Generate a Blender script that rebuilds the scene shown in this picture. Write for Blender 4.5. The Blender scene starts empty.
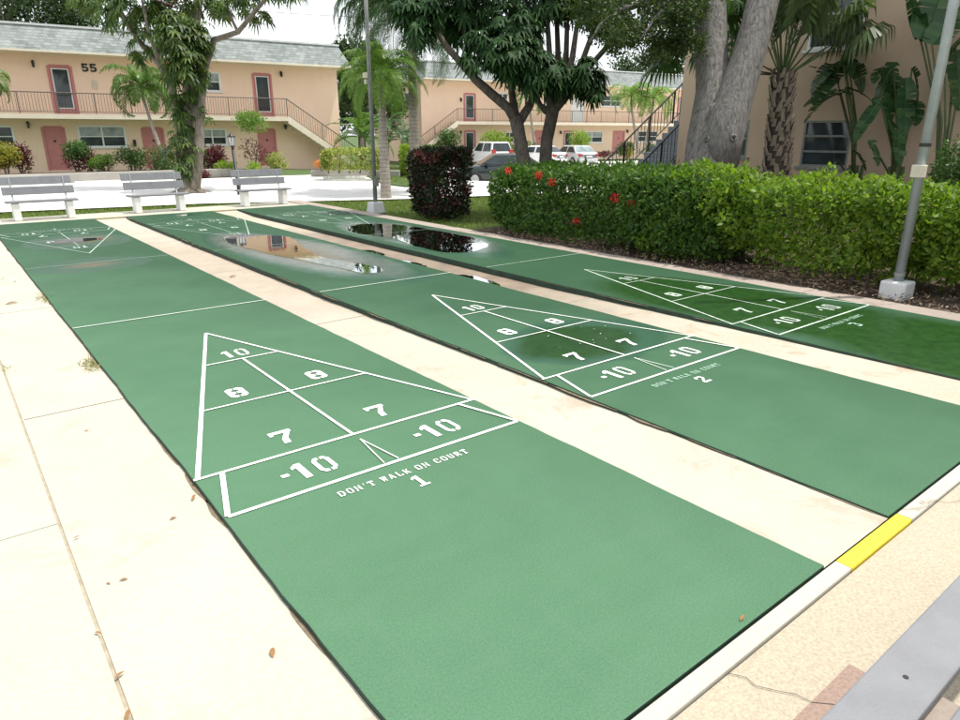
import bpy, math, random
import numpy as np
from mathutils import Vector, Matrix
random.seed(7)
rng = np.random.default_rng(7)
sc = bpy.context.scene
COL = sc.collection
PI = math.pi

# ------------------------------------------------------------------ camera
CAM = np.array([-0.7684, -2.8935, 1.691])
YAW, PITCH, FPX = 0.6679, -0.3214, 677.33
_cy, _sy, _cp, _sp = math.cos(YAW), math.sin(YAW), math.cos(PITCH), math.sin(PITCH)
FWD = np.array([_sy*_cp, _cy*_cp, _sp]); RGT = np.array([_cy, -_sy, 0.]); UPV = np.cross(RGT, FWD)
cam = bpy.data.objects.new('camera', bpy.data.cameras.new('camera')); COL.objects.link(cam)
cam.matrix_world = Matrix(((RGT[0], UPV[0], -FWD[0], CAM[0]), (RGT[1], UPV[1], -FWD[1], CAM[1]), (RGT[2], UPV[2], -FWD[2], CAM[2]), (0, 0, 0, 1)))
cam.data.sensor_width = 36; cam.data.lens = FPX*36/960; cam.data.clip_end = 2000; cam.data.clip_start = 0.05
sc.camera = cam

def ray(px, py): return FWD + RGT*(px-480)/FPX - UPV*(py-360)/FPX
def at(px, py, d): return CAM + ray(px, py)*d                       # survey point at depth d
def G(px, py, z=0.0):
    r = ray(px, py); return CAM + r*((z-CAM[2])/r[2])               # survey point on the level z
def V3(p): return Vector((float(p[0]), float(p[1]), float(p[2])))

# ------------------------------------------------------------------ materials
def newmat(name):
    m = bpy.data.materials.new(name); m.use_nodes = True
    nt = m.node_tree; nt.nodes.clear()
    out = nt.nodes.new('ShaderNodeOutputMaterial')
    b = nt.nodes.new('ShaderNodeBsdfPrincipled'); nt.links.new(b.outputs[0], out.inputs[0])
    return m, nt, b, out
def N(nt, t, **kw):
    n = nt.nodes.new(t)
    for k, v in kw.items():
        if k.startswith('i_'):
            key = k[2:]; key = int(key) if key.isdigit() else key
            n.inputs[key].default_value = v
        else: setattr(n, k, v)
    return n
def ramp(nt, fac, stops):
    r = nt.nodes.new('ShaderNodeValToRGB'); el = r.color_ramp.elements
    while len(el) < len(stops): el.new(0.5)
    for e, (p, c) in zip(el, stops): e.position = p; e.color = (*c, 1) if len(c) == 3 else c
    nt.links.new(fac, r.inputs[0]); return r
def objco(nt): return nt.nodes.new('ShaderNodeTexCoord').outputs['Object']
def mixc(nt, fac, a, b, mode='MIX'):
    m = nt.nodes.new('ShaderNodeMix'); m.data_type = 'RGBA'; m.blend_type = mode
    for sock, v in ((m.inputs[0], fac), (m.inputs[6], a), (m.inputs[7], b)):
        if hasattr(v, 'links'): nt.links.new(v, sock)
        elif isinstance(v, (int, float)): sock.default_value = v
        else: sock.default_value = (*v, 1)
    return m.outputs[2]
def mixf(nt, fac, a, b):
    m = nt.nodes.new('ShaderNodeMix'); m.data_type = 'FLOAT'
    for sock, v in ((m.inputs[0], fac), (m.inputs[2], a), (m.inputs[3], b)):
        if hasattr(v, 'links'): nt.links.new(v, sock)
        else: sock.default_value = v
    return m.outputs[0]
def noise(nt, co, scale, detail=4, rough=0.55, dist=0.0):
    n = N(nt, 'ShaderNodeTexNoise', i_Scale=scale, i_Detail=detail, i_Roughness=rough, i_Distortion=dist)
    nt.links.new(co, n.inputs['Vector']); return n.outputs['Fac']
def bump(nt, b, h, strength=0.3, dist=0.01):
    n = N(nt, 'ShaderNodeBump', i_Strength=strength, i_Distance=dist)
    nt.links.new(h, n.inputs['Height']); nt.links.new(n.outputs[0], b.inputs['Normal'])
def simple(name, c, c2=None, scale=6, rough=0.6, bs=0.0, bscale=40, metal=0.0, spec=0.5):
    m, nt, b, o = newmat(name); co = objco(nt)
    c2 = c2 or tuple(x*0.8 for x in c)
    f = noise(nt, co, scale, 5)
    r = ramp(nt, f, [(0.3, c2), (0.7, c)]); nt.links.new(r.outputs[0], b.inputs['Base Color'])
    b.inputs['Roughness'].default_value = rough; b.inputs['Metallic'].default_value = metal
    b.inputs['Specular IOR Level'].default_value = spec
    if bs: bump(nt, b, noise(nt, co, bscale, 4), bs, 0.01)
    return m
def leafmat(name, cols, rough=0.42, trans=0.35, tcol=None):
    m, nt, b, o = newmat(name); b.inputs['Specular IOR Level'].default_value = 0.28
    g = nt.nodes.new('ShaderNodeNewGeometry')
    n = len(cols)
    r = ramp(nt, g.outputs['Random Per Island'], [(i/max(1, n-1), c) for i, c in enumerate(cols)])
    nt.links.new(r.outputs[0], b.inputs['Base Color']); b.inputs['Roughness'].default_value = rough
    t = nt.nodes.new('ShaderNodeBsdfTranslucent')
    tc = mixc(nt, 1.0, r.outputs[0], tcol or (1.5, 1.7, 0.7), 'MULTIPLY'); nt.links.new(tc, t.inputs[0])
    mx = nt.nodes.new('ShaderNodeMixShader'); mx.inputs[0].default_value = trans
    nt.links.new(b.outputs[0], mx.inputs[1]); nt.links.new(t.outputs[0], mx.inputs[2]); nt.links.new(mx.outputs[0], o.inputs[0])
    return m

def concrete(name, c, c2, stain=None, agg=False, rough=0.85, damp=None):
    m, nt, b, o = newmat(name); co = objco(nt)
    col = ramp(nt, noise(nt, co, 0.7, 6, 0.6), [(0.3, c2), (0.62, c)]).outputs[0]
    fine = noise(nt, co, 90 if agg else 45, 3, 0.7)
    col = mixc(nt, 0.5 if agg else 0.22, col, ramp(nt, fine, [(0.35, tuple(x*0.62 for x in c)), (0.6, tuple(min(1, x*1.18) for x in c))]).outputs[0])
    blot = ramp(nt, noise(nt, co, 2.3, 6, 0.7, 0.6), [(0.55, (0, 0, 0)), (0.72, (1, 1, 1))]).outputs[0]
    col = mixc(nt, blot, col, stain or tuple(x*0.8 for x in c))
    crk = N(nt, 'ShaderNodeTexVoronoi', feature='DISTANCE_TO_EDGE', i_Scale=0.33); 
    dst = nt.nodes.new('ShaderNodeVectorMath'); dst.operation = 'ADD'
    nz = N(nt, 'ShaderNodeTexNoise', i_Scale=2.5, i_Detail=4); nt.links.new(co, nz.inputs['Vector'])
    sc_ = nt.nodes.new('ShaderNodeVectorMath'); sc_.operation = 'SCALE'; sc_.inputs['Scale'].default_value = 0.35
    nt.links.new(nz.outputs['Color'], sc_.inputs[0]); nt.links.new(co, dst.inputs[0]); nt.links.new(sc_.outputs[0], dst.inputs[1]); nt.links.new(dst.outputs[0], crk.inputs['Vector'])
    ck = ramp(nt, crk.outputs['Distance'], [(0.0, (1, 1, 1)), (0.0022, (0, 0, 0))]).outputs[0]
    ck = mixc(nt, 1.0, ck, ramp(nt, noise(nt, co, 0.5, 2), [(0.54, (0, 0, 0)), (0.6, (.55, .55, .55))]).outputs[0], 'MULTIPLY')
    col = mixc(nt, ck, col, (0.16, 0.12, 0.08))
    if damp:      # a muddy, rain-damp stretch between two distances along the strip
        y0, y1, y2, y3, dc, dc2, amt = damp
        sp = nt.nodes.new('ShaderNodeSeparateXYZ'); nt.links.new(co, sp.inputs[0])
        yy = N(nt, 'ShaderNodeMath', operation='MULTIPLY_ADD'); yy.inputs[1].default_value = 3.0; nt.links.new(noise(nt, co, 1.3, 5, .65), yy.inputs[0]); nt.links.new(sp.outputs[1], yy.inputs[2])
        mr = N(nt, 'ShaderNodeMapRange'); mr.inputs['From Min'].default_value = -3; mr.inputs['From Max'].default_value = 17; nt.links.new(yy.outputs[0], mr.inputs[0])
        q = lambda v: (v+1.5+3)/20
        f = ramp(nt, mr.outputs[0], [(q(y0), (0, 0, 0)), (q(y1), (amt,)*3), (q(y2), (amt,)*3), (q(y3), (0, 0, 0))]).outputs[0]
        col = mixc(nt, f, col, ramp(nt, noise(nt, co, 3, 6, .7), [(.35, dc2), (.65, dc)]).outputs[0])
        nt.links.new(mixf(nt, f, rough, .45), b.inputs['Roughness'])
    nt.links.new(col, b.inputs['Base Color'])
    if not damp: b.inputs['Roughness'].default_value = rough
    bump(nt, b, fine, 0.25 if agg else 0.15, 0.004)
    return m

def courtmat(name, spots, ci_=True):
    """painted green concrete; spots = (x, y, rx, ry, rot, kind) stains and damp marks of their own shape"""
    m, nt, b, o = newmat(name); co = objco(nt)
    col = ramp(nt, noise(nt, co, 1.1, 6, 0.6), [(0.3, (0.062, 0.148, 0.079)), (0.7, (0.086, 0.184, 0.103))]).outputs[0]
    mp = N(nt, 'ShaderNodeMapping'); mp.inputs['Scale'].default_value = (0.5, 3.2, 1); nt.links.new(co, mp.inputs[0])
    st = ramp(nt, noise(nt, mp.outputs[0], 2.2, 5, 0.65), [(0.42, (0, 0, 0)), (0.75, (1, 1, 1))]).outputs[0]
    col = mixc(nt, mixf(nt, st, 0.0, 0.45), col, (0.096, 0.185, 0.115))
    fine = noise(nt, co, 120, 3, 0.7)
    col = mixc(nt, 0.42, col, ramp(nt, fine, [(0.3, (0.038, 0.102, 0.053)), (0.7, (0.118, 0.235, 0.140))]).outputs[0])
    mp2 = N(nt, 'ShaderNodeMapping'); mp2.inputs['Scale'].default_value = (9, 0.35, 1); nt.links.new(co, mp2.inputs[0])
    trk = ramp(nt, noise(nt, mp2.outputs[0], 1.6, 6, .7), [(0.57, (0, 0, 0)), (0.7, (.4,)*3)]).outputs[0]
    col = mixc(nt, trk, col, (0.095, 0.165, 0.115))
    scuff = ramp(nt, noise(nt, co, 5, 7, 0.75, 1.0), [(0.66, (0, 0, 0)), (0.8, (1, 1, 1))]).outputs[0]
    col = mixc(nt, mixf(nt, scuff, 0, .3), col, (0.13, 0.22, 0.16))
    rgh = mixf(nt, noise(nt, co, 3, 4), 0.52, 0.68)
    # uneven camera tone painted into the colour, darker from near corner towards the trees
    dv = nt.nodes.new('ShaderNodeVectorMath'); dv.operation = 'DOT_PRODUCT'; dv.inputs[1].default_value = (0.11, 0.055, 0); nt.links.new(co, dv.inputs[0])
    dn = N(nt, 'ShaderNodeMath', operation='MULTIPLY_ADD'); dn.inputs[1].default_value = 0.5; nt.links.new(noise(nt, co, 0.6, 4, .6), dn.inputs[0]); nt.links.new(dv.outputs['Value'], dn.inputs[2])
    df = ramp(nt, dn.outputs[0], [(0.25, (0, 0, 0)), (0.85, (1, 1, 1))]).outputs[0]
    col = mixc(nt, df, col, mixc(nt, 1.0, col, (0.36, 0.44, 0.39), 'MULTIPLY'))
    nz = N(nt, 'ShaderNodeTexNoise', i_Scale=2.6, i_Detail=5, i_Roughness=0.6); nt.links.new(co, nz.inputs['Vector'])
    sub = nt.nodes.new('ShaderNodeVectorMath'); sub.operation = 'SUBTRACT'; sub.inputs[1].default_value = (.5, .5, .5); nt.links.new(nz.outputs['Color'], sub.inputs[0])
    scl = nt.nodes.new('ShaderNodeVectorMath'); scl.operation = 'SCALE'; scl.inputs['Scale'].default_value = 0.27; nt.links.new(sub.outputs[0], scl.inputs[0])
    add = nt.nodes.new('ShaderNodeVectorMath'); add.operation = 'ADD'; nt.links.new(co, add.inputs[0]); nt.links.new(scl.outputs[0], add.inputs[1])
    spc = mixf(nt, 0.0, 0.12, 0.12)
    for (x, y, rx, ry, rot, kind) in spots:
        mp = N(nt, 'ShaderNodeMapping', vector_type='TEXTURE'); mp.inputs['Location'].default_value = (x, y, 0); mp.inputs['Rotation'].default_value = (0, 0, rot); mp.inputs['Scale'].default_value = (rx, ry, 1)
        nt.links.new(add.outputs[0], mp.inputs[0])
        xy = nt.nodes.new('ShaderNodeVectorMath'); xy.operation = 'MULTIPLY'; xy.inputs[1].default_value = (1, 1, 0); nt.links.new(mp.outputs[0], xy.inputs[0])
        ln = nt.nodes.new('ShaderNodeVectorMath'); ln.operation = 'LENGTH'; nt.links.new(xy.outputs[0], ln.inputs[0])
        L = ln.outputs['Value']
        if kind == 'moss':
            f = ramp(nt, L, [(0.74, (.95,)*3), (0.97, (0, 0, 0))]).outputs[0]
            c = ramp(nt, noise(nt, co, 9, 6, 0.7), [(0.3, (0.006, 0.030, 0.006)), (0.7, (0.021, 0.066, 0.011))] if ci_ else [(0.3, (0.005, 0.030, 0.004)), (0.7, (0.017, 0.058, 0.008))]).outputs[0]; r = 0.33
        elif kind == 'silt':
            f = ramp(nt, L, [(0.3, (.85,)*3), (1.0, (0, 0, 0))]).outputs[0]
            c = ramp(nt, noise(nt, co, 12, 6, 0.7), [(0.35, (0.06, 0.05, 0.025)), (0.7, (0.14, 0.10, 0.05))]).outputs[0]; r = 0.4
        elif kind == 'ring':
            f = ramp(nt, L, [(0.70, (.95,)*3), (0.86, (.55,)*3), (1.0, (0, 0, 0))]).outputs[0]
            c = ramp(nt, noise(nt, co, 4, 5), [(0.35, (0.075, 0.105, 0.09)), (0.7, (0.14, 0.16, 0.15))]).outputs[0]; r = 0.16  # wet rim; sky reflection partly painted into its grey colour
        elif kind == 'wet':
            f = ramp(nt, L, [(0.9, (.75,)*3), (1.0, (0, 0, 0))]).outputs[0]
            c = (0.026, 0.075, 0.046); r = 0.25
        else:   # dried tide mark
            f = ramp(nt, L, [(0.72, (0, 0, 0)), (0.93, (.6,)*3), (1.0, (0, 0, 0))]).outputs[0]
            c = (0.03, 0.10, 0.055); r = 0.5
        col = mixc(nt, f, col, c); rgh = mixf(nt, f, rgh, r); spc = mixf(nt, f, spc, 0.14 if kind in ('moss', 'tide') else (0.13 if kind == 'wet' else 0.5))
    nt.links.new(col, b.inputs['Base Color']); nt.links.new(rgh, b.inputs['Roughness']); nt.links.new(spc, b.inputs['Specular IOR Level'])
    bump(nt, b, fine, 0.12, 0.003)
    return m

def watermat(name, tint=(0.75, 0.85, 0.7), rg=0.012, ior=1.38):
    m, nt, b, o = newmat(name); nt.nodes.remove(b)
    fr = N(nt, 'ShaderNodeFresnel', i_IOR=ior); gl = N(nt, 'ShaderNodeBsdfGlossy', i_Roughness=rg); gl.inputs[0].default_value = (1, 1, 1, 1)
    tr = nt.nodes.new('ShaderNodeBsdfTransparent'); tr.inputs[0].default_value = (*tint, 1)
    mx = nt.nodes.new('ShaderNodeMixShader'); nt.links.new(fr.outputs[0], mx.inputs[0]); nt.links.new(tr.outputs[0], mx.inputs[1]); nt.links.new(gl.outputs[0], mx.inputs[2])
    bn = N(nt, 'ShaderNodeBump', i_Strength=0.05, i_Distance=0.01); nt.links.new(noise(nt, objco(nt), 5, 2), bn.inputs['Height'])
    nt.links.new(bn.outputs[0], gl.inputs['Normal'])
    nt.links.new(mx.outputs[0], o.inputs[0]); return m

def glassmat(name, c=(0.012, 0.016, 0.02), rough=0.05):
    m, nt, b, o = newmat(name)
    nt.links.new(ramp(nt, noise(nt, objco(nt), 1.5, 3), [(0.35, c), (0.7, tuple(x*2.2 for x in c))]).outputs[0], b.inputs['Base Color'])
    b.inputs['Roughness'].default_value = rough; b.inputs['Specular IOR Level'].default_value = 0.6; return m

def shinglemat():
    m, nt, b, o = newmat('roof_shingles'); co = objco(nt)
    s = nt.nodes.new('ShaderNodeSeparateXYZ'); nt.links.new(co, s.inputs[0]); c = nt.nodes.new('ShaderNodeCombineXYZ')
    ad = N(nt, 'ShaderNodeMath', operation='ADD'); nt.links.new(s.outputs[0], ad.inputs[0]); nt.links.new(s.outputs[1], ad.inputs[1])
    nt.links.new(ad.outputs[0], c.inputs[0]); nt.links.new(s.outputs[2], c.inputs[1])
    br = N(nt, 'ShaderNodeTexBrick', offset=0.5); br.inputs['Scale'].default_value = 1.0; br.inputs['Brick Width'].default_value = 0.30; br.inputs['Row Height'].default_value = 0.13
    br.inputs['Mortar Size'].default_value = 0.010; br.inputs['Mortar Smooth'].default_value = 0.3
    br.inputs['Color1'].default_value = (0.15, 0.178, 0.17, 1); br.inputs['Color2'].default_value = (0.34, 0.37, 0.36, 1); br.inputs['Mortar'].default_value = (0.06, 0.07, 0.07, 1)
    nt.links.new(c.outputs[0], br.inputs['Vector'])
    col = mixc(nt, 0.4, br.outputs['Color'], ramp(nt, noise(nt, co, 1.2, 6, .7), [(0.35, (0.15, 0.18, 0.165)), (0.65, (0.38, 0.40, 0.39))]).outputs[0])
    nt.links.new(col, b.inputs['Base Color']); b.inputs['Roughness'].default_value = 0.9
    bump(nt, b, br.outputs['Fac'], -0.6, 0.02); return m

def stuccomat(name, c, c2):
    m, nt, b, o = newmat(name); co = objco(nt)
    col = ramp(nt, noise(nt, co, 0.5, 6, 0.65), [(0.32, c2), (0.66, c)]).outputs[0]
    mp = N(nt, 'ShaderNodeMapping'); mp.inputs['Scale'].default_value = (3, 3, 0.25); nt.links.new(co, mp.inputs[0])
    st = ramp(nt, noise(nt, mp.outputs[0], 2, 4, .6), [(0.55, (0, 0, 0)), (0.8, (.3,)*3)]).outputs[0]
    col = mixc(nt, st, col, tuple(x*0.72 for x in c))
    nt.links.new(col, b.inputs['Base Color']); b.inputs['Roughness'].default_value = 0.9
    bump(nt, b, noise(nt, co, 35, 4, .7), 0.35, 0.01); return m

def barkmat(name, c, c2, sx=14, sz=3, strength=0.8, dist=0.03):
    m, nt, b, o = newmat(name); co = objco(nt)
    mp = N(nt, 'ShaderNodeMapping'); mp.inputs['Scale'].default_value = (1, 1, sz/sx); nt.links.new(co, mp.inputs[0])
    f = noise(nt, mp.outputs[0], sx, 7, 0.7, 0.8)
    col = ramp(nt, f, [(0.33, c2), (0.62, c)]).outputs[0]
    lich = ramp(nt, noise(nt, co, 3, 6, .7), [(0.58, (0, 0, 0)), (0.7, (.55,)*3)]).outputs[0]
    col = mixc(nt, lich, col, tuple(min(1, x*1.45) for x in c))
    nt.links.new(col, b.inputs['Base Color']); b.inputs['Roughness'].default_value = 0.9
    bump(nt, b, f, strength, dist); return m
def ringbark(name, c, c2, period=0.11):
    m, nt, b, o = newmat(name); co = objco(nt)
    w = N(nt, 'ShaderNodeTexWave', bands_direction='Z', wave_profile='SAW'); w.inputs['Scale'].default_value = 0.314/period; w.inputs['Distortion'].default_value = 1.2; w.inputs['Detail'].default_value = 3
    nt.links.new(co, w.inputs['Vector'])
    col = mixc(nt, 0.5, ramp(nt, w.outputs['Fac'], [(0.05, c2), (0.4, c)]).outputs[0], ramp(nt, noise(nt, co, 8, 6, .7), [(0.35, c2), (0.65, c)]).outputs[0])
    nt.links.new(col, b.inputs['Base Color']); b.inputs['Roughness'].default_value = 0.9
    bump(nt, b, w.outputs['Fac'], 0.5, 0.02); return m

M = {}
M['concrete'] = concrete('pale_concrete', (0.43, 0.415, 0.345), (0.395, 0.37, 0.295), stain=(0.35, 0.31, 0.24))
M['strip_one'] = concrete('worn_concrete', (0.42, 0.40, 0.33), (0.37, 0.335, 0.26), stain=(0.34, 0.28, 0.21), damp=(2.0, 4.5, 8.5, 10.5, (0.38, 0.30, 0.225), (0.30, 0.22, 0.155), .6))
M['strip_two'] = concrete('rain_damp_concrete', (0.42, 0.39, 0.31), (0.36, 0.31, 0.23), stain=(0.33, 0.24, 0.16), damp=(0.6, 3.2, 8.5, 10.5, (0.26, 0.195, 0.14), (0.16, 0.118, 0.085), .9))
M['concrete_side'] = concrete('side_concrete', (0.34, 0.285, 0.245), (0.25, 0.205, 0.17), stain=(0.18, 0.14, 0.11))
M['aggregate'] = concrete('exposed_aggregate', (0.40, 0.35, 0.265), (0.37, 0.315, 0.23), stain=(0.38, 0.31, 0.22), agg=True)
M['kerb'] = concrete('cream_painted_kerb', (0.45, 0.44, 0.375), (0.41, 0.39, 0.32))
M['yellow'] = simple('yellow_kerb_paint', (0.78, 0.62, 0.03), (0.66, 0.50, 0.03), 8, 0.6, 0.1)
M['yellowold'] = simple('faded_yellow_paint', (0.48, 0.42, 0.22), (0.42, 0.38, 0.27), 14, 0.8)
M['lot'] = concrete('bright_parking_concrete', (0.70, 0.69, 0.66), (0.60, 0.59, 0.56), stain=(0.52, 0.5, 0.46))
M['greykerb'] = concrete('weathered_kerb', (0.42, 0.40, 0.36), (0.26, 0.24, 0.21))
M['gutter'] = simple('dark_joint', (0.012, 0.018, 0.015), (0.006, 0.008, 0.007), 5, 0.7)
M['dirt'] = simple('joint_dirt', (0.40, 0.355, 0.27), (0.29, 0.245, 0.17), 20, 1.0, 0.3)
def wornpaint(name, c, under, lo, hi):
    m, nt, b, o = newmat(name); co = objco(nt)
    base = ramp(nt, noise(nt, co, 9, 5, .6), [(.35, tuple(x*.82 for x in c)), (.65, c)]).outputs[0]
    f = ramp(nt, noise(nt, co, 60, 5, .75), [(lo, (1, 1, 1)), (hi, (0, 0, 0))]).outputs[0]
    big = ramp(nt, noise(nt, co, 2.0, 4, .6), [(.4, (.25,)*3), (.65, (1, 1, 1))]).outputs[0]
    col = mixc(nt, mixc(nt, 1.0, f, big, 'MULTIPLY'), base, under); nt.links.new(col, b.inputs['Base Color']); b.inputs['Roughness'].default_value = .65; b.inputs['Specular IOR Level'].default_value = .2; return m
M['jointline'] = simple('dirty_joint', (0.22, 0.17, 0.11), (0.12, 0.09, 0.06), 25, 1.0)
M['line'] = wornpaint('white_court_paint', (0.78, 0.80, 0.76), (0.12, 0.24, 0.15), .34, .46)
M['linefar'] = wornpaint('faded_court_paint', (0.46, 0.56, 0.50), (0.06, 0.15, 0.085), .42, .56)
M['lineold'] = simple('worn_court_paint', (0.42, 0.56, 0.46), (0.20, 0.38, 0.27), 22, 0.5)
M['linewet'] = wornpaint('algae_stained_paint', (0.56, 0.64, 0.56), (0.05, 0.12, 0.04), .40, .54)
M['slabside'] = simple('court_edge_paint', (0.016, 0.05, 0.028), (0.008, 0.022, 0.013), 9, 0.7, 0.3)
M['lawn'] = simple('lawn_soil', (0.075, 0.125, 0.028), (0.045, 0.08, 0.02), 3, 1.0, 0.5, 60)
M['blade'] = leafmat('grass_blades', [(0.06, 0.12, 0.02), (0.11, 0.185, 0.035), (0.17, 0.21, 0.055), (0.26, 0.25, 0.10)], 0.5, 0.3)
M['drygrass'] = leafmat('dry_grass', [(0.22, 0.2, 0.07), (0.34, 0.28, 0.12), (0.12, 0.16, 0.04)], 0.7, 0.3)
M['mulch'] = simple('mulch_soil', (0.075, 0.05, 0.032), (0.03, 0.02, 0.014), 14, 1.0, 0.8, 30)
M['chip'] = leafmat('mulch_chips', [(0.06, 0.04, 0.025), (0.18, 0.12, 0.08), (0.32, 0.23, 0.16), (0.11, 0.07, 0.045), (0.40, 0.31, 0.23)], 0.9, 0.0)
M['deadleaf'] = leafmat('dead_leaf', [(0.20, 0.10, 0.04), (0.30, 0.16, 0.07), (0.10, 0.06, 0.03)], 0.7, 0.1)
M['peach'] = stuccomat('peach_stucco', (0.88, 0.655, 0.495), (0.84, 0.61, 0.455))
M['tan'] = stuccomat('shaded_peach_stucco', (0.57, 0.43, 0.315), (0.51, 0.385, 0.28))  # right block's peach stucco, its shade painted into a darker colour
M['trim'] = simple('cream_trim', (0.78, 0.70, 0.56), (0.7, 0.62, 0.49), 3, 0.7)
M['white'] = simple('white_paint', (0.80, 0.80, 0.78), (0.7, 0.7, 0.68), 5, 0.5)
M['pink'] = simple('rose_door_paint', (0.56, 0.215, 0.20), (0.51, 0.185, 0.175), 3, 0.45)
M['shingle'] = shinglemat()
M['roofedge'] = simple('roof_flashing', (0.62, 0.64, 0.63), (0.5, 0.52, 0.5), 4, 0.6)
M['glass'] = glassmat('window_glass', (0.025, 0.032, 0.036)); M['blind'] = glassmat('window_with_blinds', (0.20, 0.225, 0.225), 0.15)
M['carglass'] = glassmat('car_glass', (0.012, 0.018, 0.02), 0.12)
M['carglasslight'] = glassmat('car_rear_glass', (0.12, 0.16, 0.16), 0.05)
M['iron'] = simple('dark_iron', (0.025, 0.022, 0.02), (0.012, 0.011, 0.01), 10, 0.5)
M['rail'] = simple('brown_rail_paint', (0.10, 0.075, 0.06), (0.06, 0.045, 0.038), 8, 0.5)
M['benchwood'] = simple('grey_bench_plank', (0.21, 0.216, 0.228), (0.175, 0.18, 0.192), 7, 0.65, 0.25, 120)
M['benchleg'] = concrete('white_bench_leg', (0.80, 0.80, 0.78), (0.72, 0.71, 0.68))
M['blockwhite'] = concrete('whitewashed_block', (0.70, 0.71, 0.70), (0.40, 0.41, 0.41), stain=(0.26, 0.27, 0.27), agg=True)
M['galv'] = simple('galvanised_pole', (0.42, 0.46, 0.48), (0.34, 0.37, 0.39), 6, 0.45, metal=0.4)
M['poledull'] = simple('weathered_pole', (0.26, 0.27, 0.25), (0.17, 0.18, 0.165), 8, 0.6)
M['cream'] = simple('cream_plastic', (0.62, 0.58, 0.46), (0.5, 0.46, 0.36), 9, 0.6)
M['lampglass'] = simple('frosted_lamp_glass', (0.62, 0.64, 0.60), (0.5, 0.52, 0.5), 4, 0.3)
M['stepblue'] = simple('grey_blue_step_paint', (0.20, 0.225, 0.25), (0.15, 0.17, 0.19), 6, 0.6)
M['digit'] = simple('black_house_number', (0.012, 0.012, 0.012), None, 5, 0.4)
M['oakbark'] = barkmat('oak_bark', (0.27, 0.255, 0.235), (0.075, 0.07, 0.064), 22, 5, 1.0, 0.05)
M['scheffbark'] = barkmat('smooth_grey_bark', (0.23, 0.20, 0.16), (0.09, 0.075, 0.056), 9, 2.5, 0.5)
M['darkbark'] = barkmat('dark_brown_bark', (0.12, 0.10, 0.08), (0.04, 0.032, 0.025), 14, 4, 0.8)
M['palmbark'] = ringbark('ringed_palm_bark', (0.36, 0.32, 0.27), (0.14, 0.12, 0.10), 0.11)
M['bootbark'] = barkmat('sabal_boots', (0.36, 0.30, 0.23), (0.14, 0.11, 0.085), 30, 6, 0.8, 0.01)
M['fiber'] = simple('dark_palm_fibre', (0.07, 0.052, 0.038), (0.025, 0.02, 0.015), 18, 1.0, 0.6)
M['twig'] = barkmat('twig_bark', (0.15, 0.115, 0.08), (0.06, 0.045, 0.03), 20, 6, 0.3)
M['scheff'] = leafmat('umbrella_leaf', [(0.022, 0.052, 0.016), (0.045, 0.09, 0.022), (0.10, 0.15, 0.03), (0.03, 0.07, 0.02), (0.15, 0.18, 0.05)], 0.5, 0.3)
M['scheffdark'] = _sd = leafmat('dark_umbrella_leaf', [(0.012, 0.034, 0.011), (0.022, 0.056, 0.017), (0.036, 0.082, 0.024), (0.016, 0.045, 0.014)], 0.55, 0.15)
[n for n in _sd.node_tree.nodes if n.type == 'BSDF_PRINCIPLED'][0].inputs['Specular IOR Level'].default_value = 0.12
M['oakleaf'] = leafmat('oak_leaf', [(0.024, 0.046, 0.014), (0.042, 0.072, 0.02), (0.075, 0.11, 0.03)], 0.45, 0.3)
M['palm'] = leafmat('palm_leaf', [(0.05, 0.11, 0.022), (0.09, 0.165, 0.03), (0.12, 0.20, 0.045)], 0.4, 0.3)
M['palmbright'] = leafmat('bright_palm_leaf', [(0.08, 0.16, 0.025), (0.13, 0.225, 0.04), (0.17, 0.26, 0.06)], 0.4, 0.35)
M['palmdark'] = leafmat('dark_palm_leaf', [(0.03, 0.07, 0.025), (0.05, 0.10, 0.035), (0.07, 0.13, 0.05)], 0.35, 0.25)
M['sabal'] = leafmat('sabal_leaf', [(0.05, 0.085, 0.032), (0.08, 0.12, 0.05), (0.12, 0.165, 0.085)], 0.38, 0.25)
M['hedge'] = leafmat('ixora_leaf', [(0.028, 0.070, 0.013), (0.052, 0.118, 0.018), (0.095, 0.175, 0.025), (0.038, 0.092, 0.017), (0.07, 0.14, 0.02)], 0.5, 0.28)
M['hedgelight'] = leafmat('lime_hedge_leaf', [(0.06, 0.12, 0.014), (0.12, 0.205, 0.02), (0.22, 0.30, 0.03), (0.085, 0.16, 0.02), (0.16, 0.25, 0.025)], 0.5, 0.38)
M['shrub'] = leafmat('shrub_leaf', [(0.03, 0.075, 0.018), (0.055, 0.12, 0.025), (0.08, 0.16, 0.03)], 0.4, 0.25)
M['shrubyellow'] = leafmat('golden_leaf', [(0.30, 0.26, 0.03), (0.42, 0.33, 0.05), (0.12, 0.19, 0.03), (0.36, 0.33, 0.08)], 0.4, 0.3)
M['varieg'] = leafmat('variegated_leaf', [(0.10, 0.16, 0.03), (0.30, 0.34, 0.07), (0.46, 0.47, 0.16), (0.07, 0.13, 0.03)], 0.4, 0.3)
M['lime'] = leafmat('lime_leaf', [(0.12, 0.2, 0.025), (0.2, 0.3, 0.035), (0.27, 0.36, 0.05)], 0.4, 0.35)
M['redleaf'] = leafmat('wine_red_leaf', [(0.07, 0.016, 0.022), (0.13, 0.028, 0.035), (0.05, 0.025, 0.02), (0.17, 0.05, 0.05)], 0.4, 0.25, (1.6, .8, .8))
M['croton'] = leafmat('croton_leaf', [(0.014, 0.030, 0.011), (0.020, 0.042, 0.014), (0.018, 0.036, 0.012), (0.04, 0.020, 0.014), (0.024, 0.03, 0.012), (0.02, 0.04, 0.012), (0.012, 0.026, 0.011), (0.09, 0.02, 0.016)], 0.35, 0.15, (1.5, 1, .7))
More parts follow.
